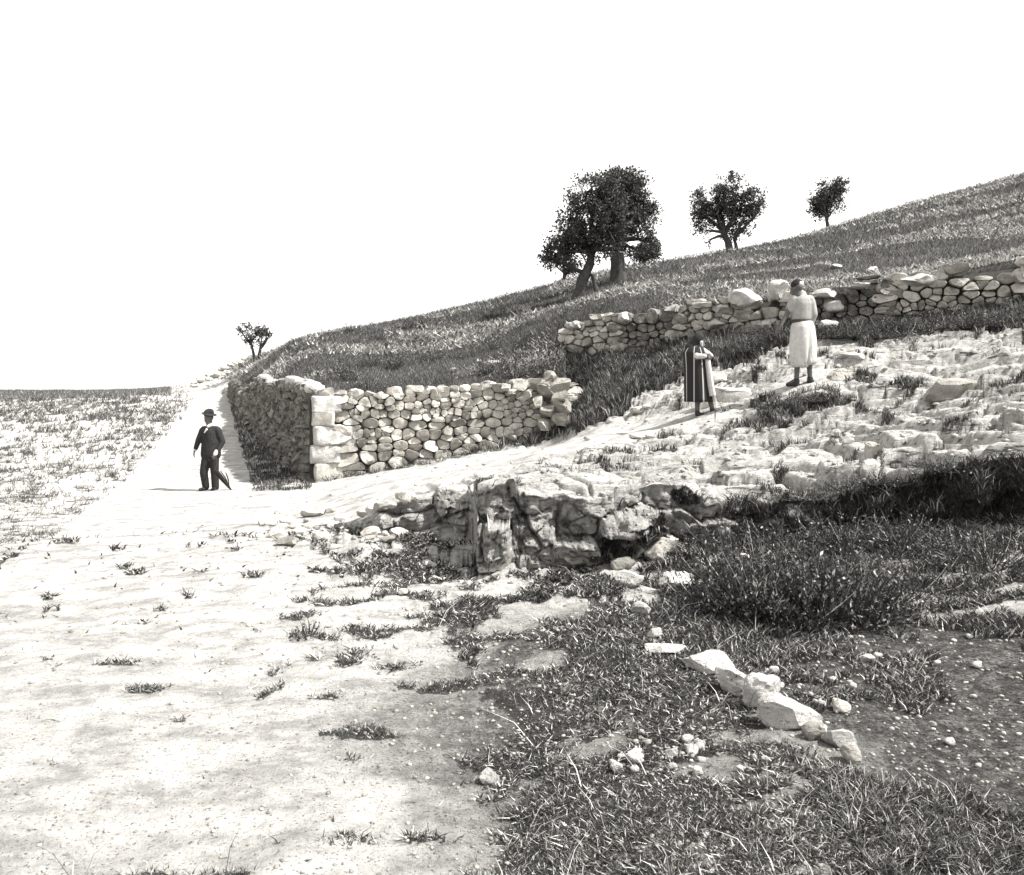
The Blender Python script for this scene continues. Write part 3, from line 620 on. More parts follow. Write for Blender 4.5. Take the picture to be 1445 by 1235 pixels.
for k in range(46):                              # rubble left of the ledge
    px = g.uniform(378, 575); py = g.uniform(718, 768)-(px-470)*.05; wp = g.uniform(9, 34)
    on(px, py, 'A' if py > 735 else 'B', wp, wp*g.uniform(.35, .6), 1200+k, 'broken pale rock in the rubble left of the ledge below the path', group='rubble left of the ledge', m='stone' if k % 3 else 'boulder', sink=.5)
for k in range(55):                              # stones on the foreground weeds and gravel
    px, py = (g.uniform(860, 1000), g.uniform(1035, 1095)) if k < 22 else (g.uniform(1060, 1400), g.uniform(895, 1090)); wp = g.uniform(6, 18)
    on(px, py, 'A', wp, wp*.65, 1300+k, 'small loose stone scattered on the bare gravelly foreground', group='small foreground stones', sub=2, sink=.35)
ub = [(1052, 424, 48, 30, 'large pale boulder on the upper wall, widest of the row'), (1097, 411, 30, 28, 'round pale boulder on the upper wall beside the man in white'), (990, 431, 30, 14, 'flat white rock topping the upper wall left of the large boulder'),
    (1018, 436, 26, 14, 'low rough rock between the flat rock and the large boulder'), (950, 436, 26, 12, 'flat rock topping the middle of the upper wall'), (1165, 462, 30, 20, 'pale pitted block at the foot of the upper wall right of the man in white'),
    (1165, 416, 40, 14, 'rough rock on the upper wall right of the man in white'), (1176, 432, 24, 18, 'small rough rock set below the top of the wall right of the man in white'), (1215, 404, 44, 9, 'long thin coping rock at the right of the upper wall'),
    (812, 460, 22, 14, 'small rock at the left end of the upper wall'), (882, 449, 22, 16, 'squarish rock standing on the left part of the upper wall'), (1010, 456, 24, 14, 'rounded rock bulging out below the top of the upper wall'),(1075, 460, 26, 16, 'rounded rock low in the upper wall left of the man in white'), (1300, 395, 60, 18, 'long rock topping the upper wall beyond the villagers')]
for k, (px, py, wp, hp, lb) in enumerate(ub):
    Yq = np.interp(px, [q[0] for q in up], [q[1] for q in up])-.05; p = P(px, py, Yq); s = Yq/F
    if 'foot' in lb: p = at(px, py+6, 'B'); s = p.y/F; p = p+Vector((0, 0, .1))
    rock('rock', p, (wp/2*s, .3, hp/2*s*1.1), 1500+k, lb, 'rock', None, 'boulder', sub=3)
for k, (px, py, wp, hp, lb) in enumerate([(697, 517, 24, 11, 'pale rock alone in the meadow above the long field wall'), (1180, 377, 20, 7, 'small white rock high on the meadow slope at the right'), (1233, 384, 24, 12, 'pale rock at the right where the meadow meets the upper wall'), (396, 551, 24, 9, 'flat white slab lying behind the roadside wall'), (640, 522, 10, 4, 'tiny pale stone in the meadow left of the lone rock')]):
    on(px, py, 'C', wp, hp, 1600+k, lb, sink=.05)
g = np.random.default_rng(78)
for k in range(44):
    px = g.uniform(262, 395); py = 541-(px-262)*.19+g.uniform(-4, 13); wp = g.uniform(5, 17)
    Yq = 74-(py-520)*.5; s = Yq/F
    z = float(TC(np.array([px]), np.array([Yq]))[0])
    rock('rock', ((px-CX)/F*Yq, Yq, z+.15), (wp/2*s, wp*.3*s, wp*.22*s), 1700+k, 'weathered rock of the outcrop where the road ends on the rise', 'rock', 'rocks of the far outcrop', 'stone', sub=2)
# broken slabs of the outcrop
g = np.random.default_rng(79)
sl = [(1040, 545, 70, 24), (1085, 520, 60, 18), (1000, 560, 44, 22), (1060, 565, 60, 10), (930, 552, 44, 16), (960, 560, 30, 14), (1200, 520, 60, 12), (1215, 552, 46, 12), (1225, 655, 34, 22), (1205, 645, 20, 12), (1240, 625, 30, 18), (1170, 600, 40, 8), (1160, 552, 30, 8), (870, 588, 30, 10), (1020, 525, 50, 12), (1120, 500, 60, 12), (1215, 495, 60, 10), (1300, 600, 60, 20), (1340, 540, 70, 20), (1390, 640, 60, 30), (1290, 510, 60, 16), (1150, 520, 50, 10), (905, 575, 30, 8)]
for k, (px, py, wp, hp) in enumerate(sl[::2]+sl[13:14]):
    on(px, py, 'B', wp, hp*1.9, 1800+k, 'weathered limestone slab broken from the outcrop around the villagers', group='slabs of the outcrop', m='stone' if k % 2 else 'boulder', sink=1.15, sub=4, boxy=.4)
g = np.random.default_rng(80)
for k in range(26):
    px = g.uniform(820, 1420); py = np.interp(px, [820, 900, 1000, 1100, 1247, 1420], [600, 570, 535, 505, 490, 480])+abs(g.normal())*30; wp = g.uniform(6, 20)
    on(px, py, 'B', wp, wp*.5, 1900+k, 'small broken stone lying on the bare rock slope', group='small stones on the rock slope', m='stone', sub=2, sink=.4)
# gravel (stuff)
def gravel(name, b, dens, n, size, seed, label, m='stone'):
    g = np.random.default_rng(seed); Xb, Yb, Zb, Vb = b[:4]; pyb = HZ+F*(EYE-Zb)/Yb
    D = dens(np.broadcast_to(cols, Xb.shape), pyb, Vb)*np.gradient(cols)[None]*np.abs(np.gradient(pyb, axis=0)).clip(.3, 12); D[:, (cols < -250) | (cols > 1700)] = 0
    cdf = np.cumsum(D.ravel()); k = np.searchsorted(cdf, g.random(n)*cdf[-1]); r, c = np.divmod(k, nc); c = np.clip(c, 0, nc-2)
    u = g.random(n); x = Xb[r, c]*(1-u)+Xb[r, c+1]*u; y = Yb[r, c]; z = Zb[r, c]*(1-u)+Zb[r, c+1]*u
    T, Fc = ICO[1]; sz = size*(.4+g.random(n)**3*2.2)*np.clip(y/5, .6, 2); Q = T[None]*(1+.8*(g.random((n, len(T), 1))-.5))*np.stack([sz, sz*.8, sz*.5], -1)[:, None]
    a = g.random(n)*6.28; ca, sa = np.cos(a)[:, None], np.sin(a)[:, None]
    Q = np.stack([Q[..., 0]*ca-Q[..., 1]*sa, Q[..., 0]*sa+Q[..., 1]*ca, Q[..., 2]], -1)+np.stack([x, y, z+sz*.2], -1)[:, None]
    o = link(name, mesh_np(name, Q.reshape(-1, 3), (np.arange(n)[:, None, None]*len(T)+Fc[None]).reshape(-1, 3)), M[m]); tag(o, label, 'gravel', kind='stuff'); return o
gravel('gravel', bA, lambda px, py, v: .35+.9*grey_A(px, py)+.5*(v > .2)*(v < .9)+.5*ell(px, py, 560, 780, 260, 60), 24000, .008, 91, 'small stones and grit strewn over the pale foreground ground', 'stone')
gravel('gravel', bB, lambda px, py, v: (px > 500)*(1-v*.7)*.8+.2, 1600, .010, 92, 'chips of limestone on the rock slope and path')
# ------------------------------------------------------------------ trees
def tube(path, radii, sides=10, seed=0, wob=.12):
    path = [Vector(p) for p in path]; V = []; Fc = []
    for i, p in enumerate(path):
        t = (path[min(i+1, len(path)-1)]-path[max(i-1, 0)]).normalized(); a = t.orthogonal().normalized() if i == 0 else (pa-t*pa.dot(t)).normalized(); pa = a; b = t.cross(a)
        for k in range(sides):
            th = 2*math.pi*k/sides; r = radii[i]*(1+wob*math.sin(3*th+seed+i*.6)+wob*.6*math.sin(5*th+seed*2-i))
            V.append(p+(a*math.cos(th)+b*math.sin(th))*r)
    for i in range(len(path)-1):
        for k in range(sides):
            k2 = (k+1) % sides; Fc.append((i*sides+k, i*sides+k2, (i+1)*sides+k2, (i+1)*sides+k))
    return np.array([v[:] for v in V]), np.array(Fc)
def curve_pts(p0, p1, n, bend, seed):
    g = random.Random(seed); p0, p1 = Vector(p0), Vector(p1); off = Vector((g.uniform(-1, 1), g.uniform(-1, 1), g.uniform(-.3, .3)))*bend
    return [p0.lerp(p1, i/n)+off*math.sin(math.pi*i/n)+Vector((g.uniform(-1, 1), g.uniform(-1, 1), g.uniform(-1, 1)))*bend*.15*(0 < i < n) for i in range(n+1)]
def tree(base_px, base_py, Y, trunk, lobes, label, seed, leaves=9000, leaf=.10, trunk_r=.25, group='olive trees on the hillside', forks=None, depth=1.0, stems=None):
    base = P(base_px, base_py, Y); root = empty('olive_tree', base); tag(root, label, 'tree', group); g = np.random.default_rng(seed); s = Y/F
    loc = lambda px, py, dy=0: Vector(((px-base_px)*s, dy, (base_py-py)*s))
    VV, FF, off = [], [], 0
    def add(vf):
        nonlocal off
        VV.append(vf[0]); FF.append(vf[1]+off); off += len(vf[0])
    def stem(tr, r0, r1):
        pts = [loc(px, py) for px, py in tr]; pts[0] = pts[0]-Vector((0, 0, .3)); n = len(pts)
        fine = []; 
        for i in range(n-1):
            for q in range(5): fine.append(pts[i].lerp(pts[i+1], q/5))
        fine.append(pts[-1]); m = len(fine)
        rad = [r0*(1-.0)+(r1-r0)*i/(m-1) for i in range(m)]; rad[0] *= 1.5; rad[1] *= 1.35; rad[2] *= 1.15
        add(tube(fine, rad, 12, seed)); return fine
    allst = [stem(trunk, trunk_r, trunk_r*.55)]
    for st in (stems or []): allst.append(stem(st[0], st[1], st[1]*.6))
    cl = []
    for k, (px, py, r_) in enumerate(lobes):
        c = loc(px, py, (g.random()-.5)*depth*(1.6 if k else .3)); cl.append((c, r_*s))
        src = min(allst, key=lambda st: (st[-1]-c).length); a = src[-1-int(g.integers(0, 3))]
        pts = curve_pts(a, c, 6, .14*(c-a).length, seed*31+k); add(tube(pts, [trunk_r*.42*(1-i/7)+.012 for i in range(7)], 7, k))
        for q in range(5):
            e = c+Vector(g.normal(size=3))*r_*s*.62; pts = curve_pts(pts[3+q % 3] if q < 3 else c, e, 3, .1, seed*7+k*9+q); add(tube(pts, [.035, .025, .018, .008], 5, q)); pts = curve_pts(a, c, 6, .14*(c-a).length, seed*31+k)
    V = np.concatenate(VV); Fc = np.concatenate(FF)
    link('trunk', mesh_np('trunk', V, Fc, smooth=True), M['bark'], root)
    # foliage: twigs carrying narrow leaves, denser towards the outside of each lobe
    vol = np.array([r_**2.3 for _, r_ in cl]); pr = vol/vol.sum(); nt_ = leaves//9; L = g.choice(len(cl), nt_, p=pr)
    cen = np.array([c[:] for c, _ in cl])[L]; rad = np.array([r_ for _, r_ in cl])[L]
    dr = g.normal(size=(nt_, 3)); dr /= np.linalg.norm(dr, axis=1)[:, None]; rr = .97*rad*np.clip(g.random(nt_)**.5, 0, 1)*(1+.35*(n2(dr[:, 0]*3+L, dr[:, 2]*3, seed, 3)-.5)*2)
    tw = cen+dr*rr[:, None]*np.array([1, .85, .95]); keep = fbm(tw*2.6/max(.5, leaf*8), seed+3, 3) > .535; tw, dr = tw[keep], dr[keep]; nt_ = len(tw)
    td = dr*.6+g.normal(size=(nt_, 3))*.5+[0, 0, .35]; td /= np.linalg.norm(td, axis=1)[:, None]
    per = 13; n = nt_*per; ti = np.repeat(np.arange(nt_), per); along = g.random(n)
    p = tw[ti]+td[ti]*(along*leaf*3.2)[:, None]+g.normal(size=(n, 3))*leaf*.4
    ld = td[ti]*.7+g.normal(size=(n, 3))*.7; ld /= np.linalg.norm(ld, axis=1)[:, None]
    sv = np.cross(ld, g.normal(size=(n, 3))); sv /= np.linalg.norm(sv, axis=1)[:, None]; ln = leaf*(.6+.8*g.random(n)); wd = ln*.24
    V = np.stack([p, p+ld*(ln*.5)[:, None]+sv*wd[:, None], p+ld*ln[:, None], p+ld*(ln*.5)[:, None]-sv*wd[:, None]], 1).reshape(-1, 3)
    link('crown', mesh_np('crown', V, np.arange(n*4).reshape(-1, 4), {'tone': np.repeat(np.clip(g.random(n)**1.3*.9, 0, 1), 4)}), M['olive'], root)
    return root
tree(815, 420, 30, [(815, 424), (822, 396), (832, 372), (836, 352)], [(838, 330, 40), (815, 300, 24), (800, 330, 26), (790, 358, 22), (812, 352, 26), (835, 272, 24), (850, 300, 26), (855, 330, 26), (780, 366, 13), (852, 268, 16), (868, 355, 16)],
     'large front olive tree of the pair, with a long leaning trunk propped on a stake', 11, 30000, .12, .24, stems=[([(842, 400), (835, 388), (829, 388)], .07)])
tree(872, 396, 33, [(874, 400), (872, 372), (868, 350), (866, 330)], [(885, 268, 24), (895, 252, 16), (870, 262, 18), (893, 295, 26), (905, 315, 20), (870, 300, 28), (880, 330, 26), (905, 285, 18), (912, 335, 14), (896, 348, 16), (872, 350, 14), (918, 300, 9)],
     'tall olive tree of the pair, standing behind with an upright thick trunk', 12, 30000, .12, .36)
tree(795, 400, 40, [(795, 404), (796, 392), (797, 380)], [(797, 372, 14), (784, 374, 11), (808, 374, 12), (812, 384, 8), (788, 362, 10)], 'small bushy olive half hidden at the left of the big pair', 13, 6000, .12, .12)
tree(905, 380, 41, [(900, 383), (906, 374), (912, 366)], [(912, 360, 13), (924, 358, 10), (900, 358, 12), (916, 348, 10), (930, 362, 6)], 'low olive bush at the right foot of the big pair', 14, 6000, .12, .10)
tree(1030, 355, 50, [(1031, 360), (1027, 342), (1020, 325)], [(1022, 300, 22), (1030, 272, 20), (1010, 290, 20), (1048, 275, 16), (1058, 290, 16), (1050, 312, 18), (990, 300, 14), (988, 275, 10), (992, 325, 11), (998, 343, 6), (1067, 290, 8), (1030, 320, 18), (1015, 262, 8)],
     'medium olive tree with two stems standing alone on the skyline', 15, 24000, .15, .27, stems=[([(1041, 357), (1038, 345), (1036, 335)], .13)])
tree(1168, 325, 66, [(1169, 330), (1168, 318), (1166, 306)], [(1166, 285, 15), (1155, 275, 12), (1178, 272, 13), (1185, 262, 9), (1160, 298, 10), (1145, 282, 7), (1178, 292, 11), (1165, 263, 8), (1190, 260, 5)],
     'smallest of the skyline olives, farthest up the slope on the right', 16, 14000, .18, .2)
tree(365, 508, 60, [(368, 512), (366, 500), (368, 488)], [(375, 472, 8), (356, 470, 8), (366, 466, 6), (346, 466, 6), (380, 468, 5), (352, 480, 5), (340, 463, 3), (372, 482, 5)],
     'small thin forked olive tree on the skyline above the road', 17, 4200, .16, .17, stems=[([(362, 510), (357, 496), (354, 484)], .13)])
# ------------------------------------------------------------------ shrubs: clumps of stems with small leaves
def shrub(p, h, r, n, label, seed, name='shrub', group=None, leafy=.5, cat='shrub'):
    g = np.random.default_rng(seed); root = empty(name, p); tag(root, label, cat, group)
    a = g.random(n)*6.283; rr = r*np.sqrt(g.random(n)); x, y = np.cos(a)*rr, np.sin(a)*rr; hh = h*(.25+.95*g.random(n)**1.5)*(1-.45*(rr/r)**2); lean = g.normal(size=(n, 2))*.22+np.stack([x, y], -1)/r*.35
    ts = np.linspace(0, 1, 5); wv = .004+.003*g.random(n); sa = g.random(n)*3.14; V = []; 
    cen = np.stack([np.stack([x*(.25+.75*min(1, t*1.6))+lean[:, 0]*hh*t**1.6, y*(.25+.75*min(1, t*1.6))+lean[:, 1]*hh*t**1.6, hh*t-.03], -1) for t in ts], 1)
    sv = np.stack([np.cos(sa), np.sin(sa), 0*sa], -1)[:, None]*(wv[:, None]*(1-ts*.8))[..., None]
    V = np.stack([cen-sv, cen+sv], 2).reshape(-1, 3); o = (np.arange(n)*10)[:, None, None]; q = (np.arange(4)*2)[None, :, None]
    Fc = (o+q+np.array([0, 1, 3, 2])).reshape(-1, 4)
    tone = np.repeat(np.clip(g.random(n)**2, 0, 1), 10)
    link('stems', mesh_np('stems', V, Fc, {'tone': tone}), M['weed'], root)
    m = int(n*26*leafy); i = g.integers(0, n, m); t = g.uniform(.15, 1, m); k = np.clip((t*4).astype(int), 0, 3); f = (t*4-k)[:, None]
    pc = cen[i, k]*(1-f)+cen[i, k+1]*f; ld = g.normal(size=(m, 3))*.6+[0, 0, .7]; ld /= np.linalg.norm(ld, axis=1)[:, None]
    s2 = np.cross(ld, g.normal(size=(m, 3))); s2 /= np.linalg.norm(s2, axis=1)[:, None]; ln = .027*(.4+1.3*g.random(m)**1.5)*(h/.5)**.5; wd = ln*.22
    V = np.stack([pc, pc+ld*(ln*.5)[:, None]+s2*wd[:, None], pc+ld*ln[:, None], pc+ld*(ln*.5)[:, None]-s2*wd[:, None]], 1).reshape(-1, 3)
    link('foliage', mesh_np('foliage', V, np.arange(m*4).reshape(-1, 4), {'tone': np.repeat(g.random(m)**1.4, 4)}), M['weed'], root)
    return root
shr = [(1075, 868, .60, .42, 1000, 'tall dark bushy shrub with upright stems, largest in front of the overgrown ledge'), (1150, 872, .52, .40, 800, 'dark spiky shrub just right of the largest shrub'), (1215, 868, .42, .38, 560, 'dark low shrub right of the spiky shrub, near the right edge'),
    (1000, 858, .34, .36, 286, 'low dark shrub left of the largest shrub, behind the thin flat stone'), (1020, 775, .30, .42, 341, 'dark shrub growing against the foot of the ledge where the rock ends'), (1100, 768, .36, .45, 330, 'tangled shrub on the overgrown ledge above the spiky shrub'),
    (1190, 770, .33, .45, 308, 'tangled dark shrub on the overgrown bank at the right'), (960, 765, .26, .28, 176, 'small tuft climbing the jagged end of the ledge'), (1300, 830, .3, .5, 308, 'dark shrub beyond the right end of the gravel'), (1400, 800, .3, .5, 308, 'dark shrub farthest to the right of the foreground'),
    (850, 830, .16, .20, 132, 'small weed clump between the pale rounded rock and the ledge'), (432, 898, .15, .12, 71, 'lone little weed on the pale trodden ground at the left'), (500, 925, .09, .12, 49, 'small sprawling weed right of the lone little weed'), (1270, 765, .30, .5, 286, 'shrub on the bank past the dark tangled shrub')]
for k, (px, py, h, r_, n, lb) in enumerate(shr):
    p = at(px, py, 'A'); shrub(p, h, r_, n, lb, 2100+k)
for k, (px, py, h, r_, n) in enumerate([(1060, 704, .12, .28, 200), (1130, 702, .13, .3, 200), (1195, 700, .13, .3, 200), (1090, 576, .15, .35, 200), (1150, 566, .17, .38, 220), (1250, 700, .14, .35, 200), (1330, 700, .16, .35, 200)]):
    p = at(px, py, 'B'); shrub(p, h, r_, n, ['low scrub on the lip of the ledge at its left overgrown part', 'low scrub in the middle of the overgrown ledge lip', 'low scrub at the right of the ledge lip under the dark rocks', 'dark scrub in the hollow nearest the robed villager', 'dark scrub in the hollow below the man in white', 'scrub beneath the broken rocks at the right edge', 'scrub on the rock past the right edge'][k], 2200+k)
g = np.random.default_rng(81)
for k in range(60):
    px = g.uniform(805, 1420); f = g.random(); py = np.interp(px, [805, 860, 950, 1100, 1250, 1420], [570, 565, 535, 490, 474, 462])*(1-f)+np.interp(px, [805, 860, 950, 1100, 1250, 1420], [510, 505, 495, 475, 460, 440])*f
    shrub(at(px, py, 'B'), g.uniform(.16, .42), g.uniform(.3, .5), 130, 'bushy dark weed growing on the bank under the upper wall', 2300+k, 'weed_clump', 'weeds under the upper wall', cat='plant')
for k in range(16):
    px = 445+k*22+g.uniform(-5, 5); yv = np.interp(px, [437, 795], [16.95, 18.5])-.35
    shrub(Vector(((px-CX)/F*yv, yv, ground_z(px, yv))), g.uniform(.12, .26), .22, 70, 'low weed growing along the foot of the long field wall', 2400+k, 'weed_clump', 'weeds along the field wall', cat='plant')
for k in range(40):
    px = g.uniform(395, 790); yv = float(wall_y(np.array([px]))[0])+g.uniform(.5, 6) if k < 20 else g.uniform(24, 36)
    shrub(Vector(((px-CX)/F*yv, yv, ground_z(px, yv))), g.uniform(.3, .7), g.uniform(.3, .7), 120, 'coarse dark weed clump standing in the hillside meadow', 2500+k, 'weed_clump', 'weed clumps in the meadow', cat='plant')
# ------------------------------------------------------------------ people
def fused(name, caps, voxel, m, parent, smooth=6):
    """one continuous surface grown over tapered limbs: caps = (p0, p1, r0, r1[, flatten_y])"""
    bm = bmesh.new()
    for c in caps:
        p0, p1, r0, r1 = Vector(c[0]), Vector(c[1]), c[2], c[3]; fy = c[4] if len(c) > 4 else 1
        d = p1-p0; L = max(d.length, 1e-4); q = d.to_track_quat('Z', 'Y').to_matrix().to_4x4() if L > 1e-3 else Matrix()
        rings = [(-r0*math.cos(a), r0*math.sin(a)) for a in (R(12), R(40), R(65), R(90))]+[(L+r1*math.sin(a), r1*math.cos(a)) for a in (0, R(25), R(50), R(78))]
        vs = []
        for z_, r_ in rings:
            rg = []
            for k in range(14):
                th = 2*math.pi*k/14; v = q@Vector((r_*math.cos(th), r_*math.sin(th), z_)); rg.append(bm.verts.new(p0+Vector((v.x, v.y*fy, v.z))))
            vs.append(rg)
        for i in range(len(vs)-1):
            for k in range(14): bm.faces.new((vs[i][k], vs[i][(k+1) % 14], vs[i+1][(k+1) % 14], vs[i+1][k]))
        bm.faces.new(vs[0][::-1]); bm.faces.new(vs[-1])
    me = bpy.data.meshes.new(name); bm.to_mesh(me); bm.free(); o = bpy.data.objects.new(name, me); C.objects.link(o)
    md = o.modifiers.new('r', 'REMESH'); md.mode = 'VOXEL'; md.voxel_size = voxel; md.use_smooth_shade = True
    ms = o.modifiers.new('s', 'SMOOTH'); ms.iterations = smooth; ms.factor = .5
    dg = bpy.context.evaluated_depsgraph_get(); me2 = bpy.data.meshes.new_from_object(o.evaluated_get(dg)); bpy.data.objects.remove(o); bpy.data.meshes.remove(me)
    me2.name = name; me2.materials.clear(); return link(name, me2, m, parent)
def hand(wrist, dirv, side, palm_n, curl=.5, s=1.0):
    """five fingers on a palm; side = direction of the thumb"""
    w_, d_, t_, n_ = Vector(wrist), Vector(dirv).normalized(), Vector(side).normalized(), Vector(palm_n).normalized(); c = []
    pe = w_+d_*.085*s
    for q in (-1, -.33, .33, 1): c.append((w_+t_*q*.014*s, pe+t_*q*.030*s, .014*s, .012*s))
    for q, L in zip((-1, -.33, .33, 1), (.055, .072, .078, .068)):
        b = pe+t_*q*.031*s; k = b+(d_+n_*curl*.4).normalized()*L*.5*s; e = k+(d_+n_*curl*1.6).normalized()*L*.5*s
        c += [(b, k, .0095*s, .0088*s), (k, e, .0088*s, .0072*s)]
    b = w_+d_*.025*s+t_*.022*s; k = b+(d_*.6+t_*.8).normalized()*.04*s; c += [(b, k, .013*s, .011*s), (k, k+(d_+t_*.25+n_*.3).normalized()*.032*s, .011*s, .009*s)]
    return c
def head(c, face, s=1.0):
    """skull, jaw, nose, ears, brow; face = unit direction of the face"""
    c = Vector(c); f = Vector(face).normalized(); u = Vector((0, 0, 1)); r = f.cross(u)
    return [(c+u*.025*s-f*.018*s, c+u*.02*s+f*.02*s, .088*s, .080*s), (c-u*.045*s+f*.02*s, c-u*.075*s+f*.045*s, .060*s, .040*s), (c+f*.092*s-u*.0*s, c+f*.112*s-u*.03*s, .012*s, .016*s),
        (c+r*.086*s, c+r*.088*s-u*.035*s, .018*s, .013*s), (c-r*.086*s, c-r*.088*s-u*.035*s, .018*s, .013*s), (c+f*.085*s+r*.03*s+u*.018*s, c+f*.085*s-r*.03*s+u*.018*s, .016*s, .016*s),
        (c+f*.085*s+r*.02*s-u*.055*s, c+f*.085*s-r*.02*s-u*.055*s, .010*s, .010*s), (c-u*.05*s-f*.02*s, c-u*.13*s-f*.03*s, .055*s, .058*s)]
def loft(name, rings, m, parent, folds=0, fold_n=9, seed=0, sides=48, thick=.006, cap=False):
    """garment from rings (center x, y, z, rx, ry)"""
    rr = []
    for i in range(len(rings)-1):
        for q in range(6): t = q/6; rr.append([a*(1-t)+b*t for a, b in zip(rings[i], rings[i+1])])
    rr.append(list(rings[-1])); n = len(rr); V = []
    for i, (x, y, z, rx, ry) in enumerate(rr):
        t = i/(n-1); am = folds*t
        for k in range(sides):
            th = 2*math.pi*k/sides; f = 1+am*(math.sin(fold_n*th+seed+math.sin(2*th+seed)*1.5)+.5*math.sin((fold_n*2+1)*th+seed*2+t*2))
            V.append((x+rx*f*math.cos(th), y+ry*f*math.sin(th), z))
    Fc = [(i*sides+k, i*sides+(k+1) % sides, (i+1)*sides+(k+1) % sides, (i+1)*sides+k) for i in range(n-1) for k in range(sides)]
    me = mesh_np(name, np.array(V), np.array(Fc), smooth=True); o = link(name, me, m, parent)
    sm = o.modifiers.new('t', 'SOLIDIFY'); sm.thickness = thick; sm.offset = -1
    return o
# --- man with an umbrella on the road
s = 16.7/F; base = P(297, 692, 16.7); base.z = ground_z(297, 16.7)
k1 = s*1.0
def L1(px, py, dy=0): return Vector(((px-297)*k1, dy, (692-py)*k1))
man = empty('person', base); tag(man, 'person in a dark suit and brimmed hat on the white road holding an umbrella', 'person')
hd = head(L1(294.5, 591), (-.45, -1, -.05), 1.0)
rh = L1(306.8, 640, -.12); lh = L1(275, 636, -.02)
fused('body', hd+[(L1(295, 598), L1(296, 606), .055, .09), (L1(288, 608.5), L1(305, 608.5), .055, .055), (L1(297, 614), L1(298, 640), .10, .09), (L1(297, 640), L1(298, 646), .10, .10),
    (L1(284, 608), L1(279, 624), .05, .04), (L1(279, 624), L1(275.5, 636), .038, .026), (L1(309, 609), L1(314, 626), .05, .04), (L1(314, 626), rh, .038, .026),
    (L1(292, 646), L1(289, 668, -.03), .085, .06), (L1(289, 668, -.03), L1(291, 687), .058, .04), (L1(302, 646), L1(303, 668), .085, .06), (L1(303, 668), L1(304, 688), .058, .04)]
    +hand(lh, (-.15, 0, -1), (.1, -1, 0), (1, 0, 0), .5, 1.0)+hand(rh, (-.2, -.3, -1), (-1, -.3, 0), (0, 1, 0), 1.3, 1.0), .011, M['skin'], man)
fused('jacket', [(L1(288, 607), L1(305, 607), .085, .085, .9), (L1(296, 612), L1(298, 626), .165, .165, .8), (L1(297, 626), L1(297, 640), .165, .175, .8), (L1(291, 624), L1(290, 642), .10, .105, .9), (L1(304, 624), L1(305, 642), .10, .105, .9),
    (L1(286.5, 608), L1(280, 622), .078, .064), (L1(280, 622), L1(276.3, 633), .062, .05), (L1(307.5, 608), L1(314, 624), .078, .064), (L1(314, 624), L1(309, 637, -.08), .062, .052)], .013, M['black_cloth'], man)
fused('trousers', [(L1(293, 640), L1(302, 640), .12, .12, .9), (L1(292, 644), L1(288.5, 667, -.04), .108, .086), (L1(288.5, 667, -.04), L1(290.5, 687), .084, .075), (L1(302, 644), L1(303, 667), .108, .086), (L1(303, 667), L1(304, 688), .084, .078)], .013, M['black_cloth'], man)
for nm, a, b in (('shoe', L1(291, 689.5, .02), L1(285.5, 690.5, -.12)), ('shoe', L1(304, 689.5, .03), L1(303.5, 690.5, -.17))):
    fused(nm, [(a, b, .045, .036, 1), (a+Vector((0, 0, .03)), a+Vector((0, 0, .06)), .045, .045)], .01, M['leather'], man)
hx = L1(295, 584)
fused('hat', [(hx+Vector((-.02, 0, .0)), hx+Vector((.03, 0, .03)), .098, .075), (hx+Vector((-.0, 0, .04)), hx+Vector((.03, 0, .045)), .07, .06)], .01, M['black_cloth'], man)
o = loft('hat_brim', [(0, 0, .012, .075, .075), (0, 0, .0, .12, .13), (0, 0, -.012, .155, .165)], M['black_cloth'], man, .02, 2, 1); o.location = hx+Vector((.005, 0, -.005)); o.rotation_euler = (R(6), R(12), 0)
fused('shirt_front', [(L1(296, 602, -.085), L1(299, 600, -.06), .035, .03), (L1(295, 606, -.135), L1(292, 611, -.15), .026, .012), (L1(299, 601, -.07), L1(301.5, 598, -.02), .028, .022)], .008, M['white_cloth'], man)
fused('cuff', [(L1(308, 637, -.10), L1(306.6, 641, -.125), .046, .046)], .01, M['white_cloth'], man)
fused('cuff', [(L1(276, 633), L1(275.3, 635.5), .042, .042)], .01, M['white_cloth'], man)
um = empty('umbrella', base+L1(308, 662, -.20)); tag(um, 'loosely furled dark umbrella held by the person in the suit', 'umbrella')
tip = L1(333, 692, -.22)-L1(308, 662, -.20); ax = tip.normalized(); hd_ = L1(306.8, 643, -.14)-L1(308, 662, -.20)
hook = [hd_+Vector((-.03, 0, -.02)), hd_+Vector((-.02, 0, .05)), hd_+Vector((.02, 0, .05)), hd_+Vector((.03, 0, -.03)), hd_*.5+Vector((.05, 0, 0)), Vector((.01, 0, .02)), ax*.06]
V, Fc = tube(hook, [.011]*7, 8, 0, 0); link('handle', mesh_np('handle', V, Fc, smooth=True), M['leather'], um)
V, Fc = tube([ax*.0, tip*.9, tip], [.008, .008, .005], 8, 0, 0); link('shaft', mesh_np('shaft', V, Fc, smooth=True), M['leather'], um)
side = ax.orthogonal().normalized(); up_ = ax.cross(side); V = []; nk = 32; prof = [(.02, .012), (.08, .035), (.25, .038), (.5, .032), (.75, .022), (.93, .010)]
for t, r_ in prof:
    for q in range(nk):
        th = 2*math.pi*q/nk; f = 1+.35*math.sin(8*th)
        V.append((tip*t+(side*math.cos(th)+up_*math.sin(th))*r_*f)[:])
Fc = [(i*nk+q, i*nk+(q+1) % nk, (i+1)*nk+(q+1) % nk, (i+1)*nk+q) for i in range(len(prof)-1) for q in range(nk)]
link('canopy', mesh_np('canopy', np.array(V), np.array(Fc), smooth=True), M['black_cloth'], um)
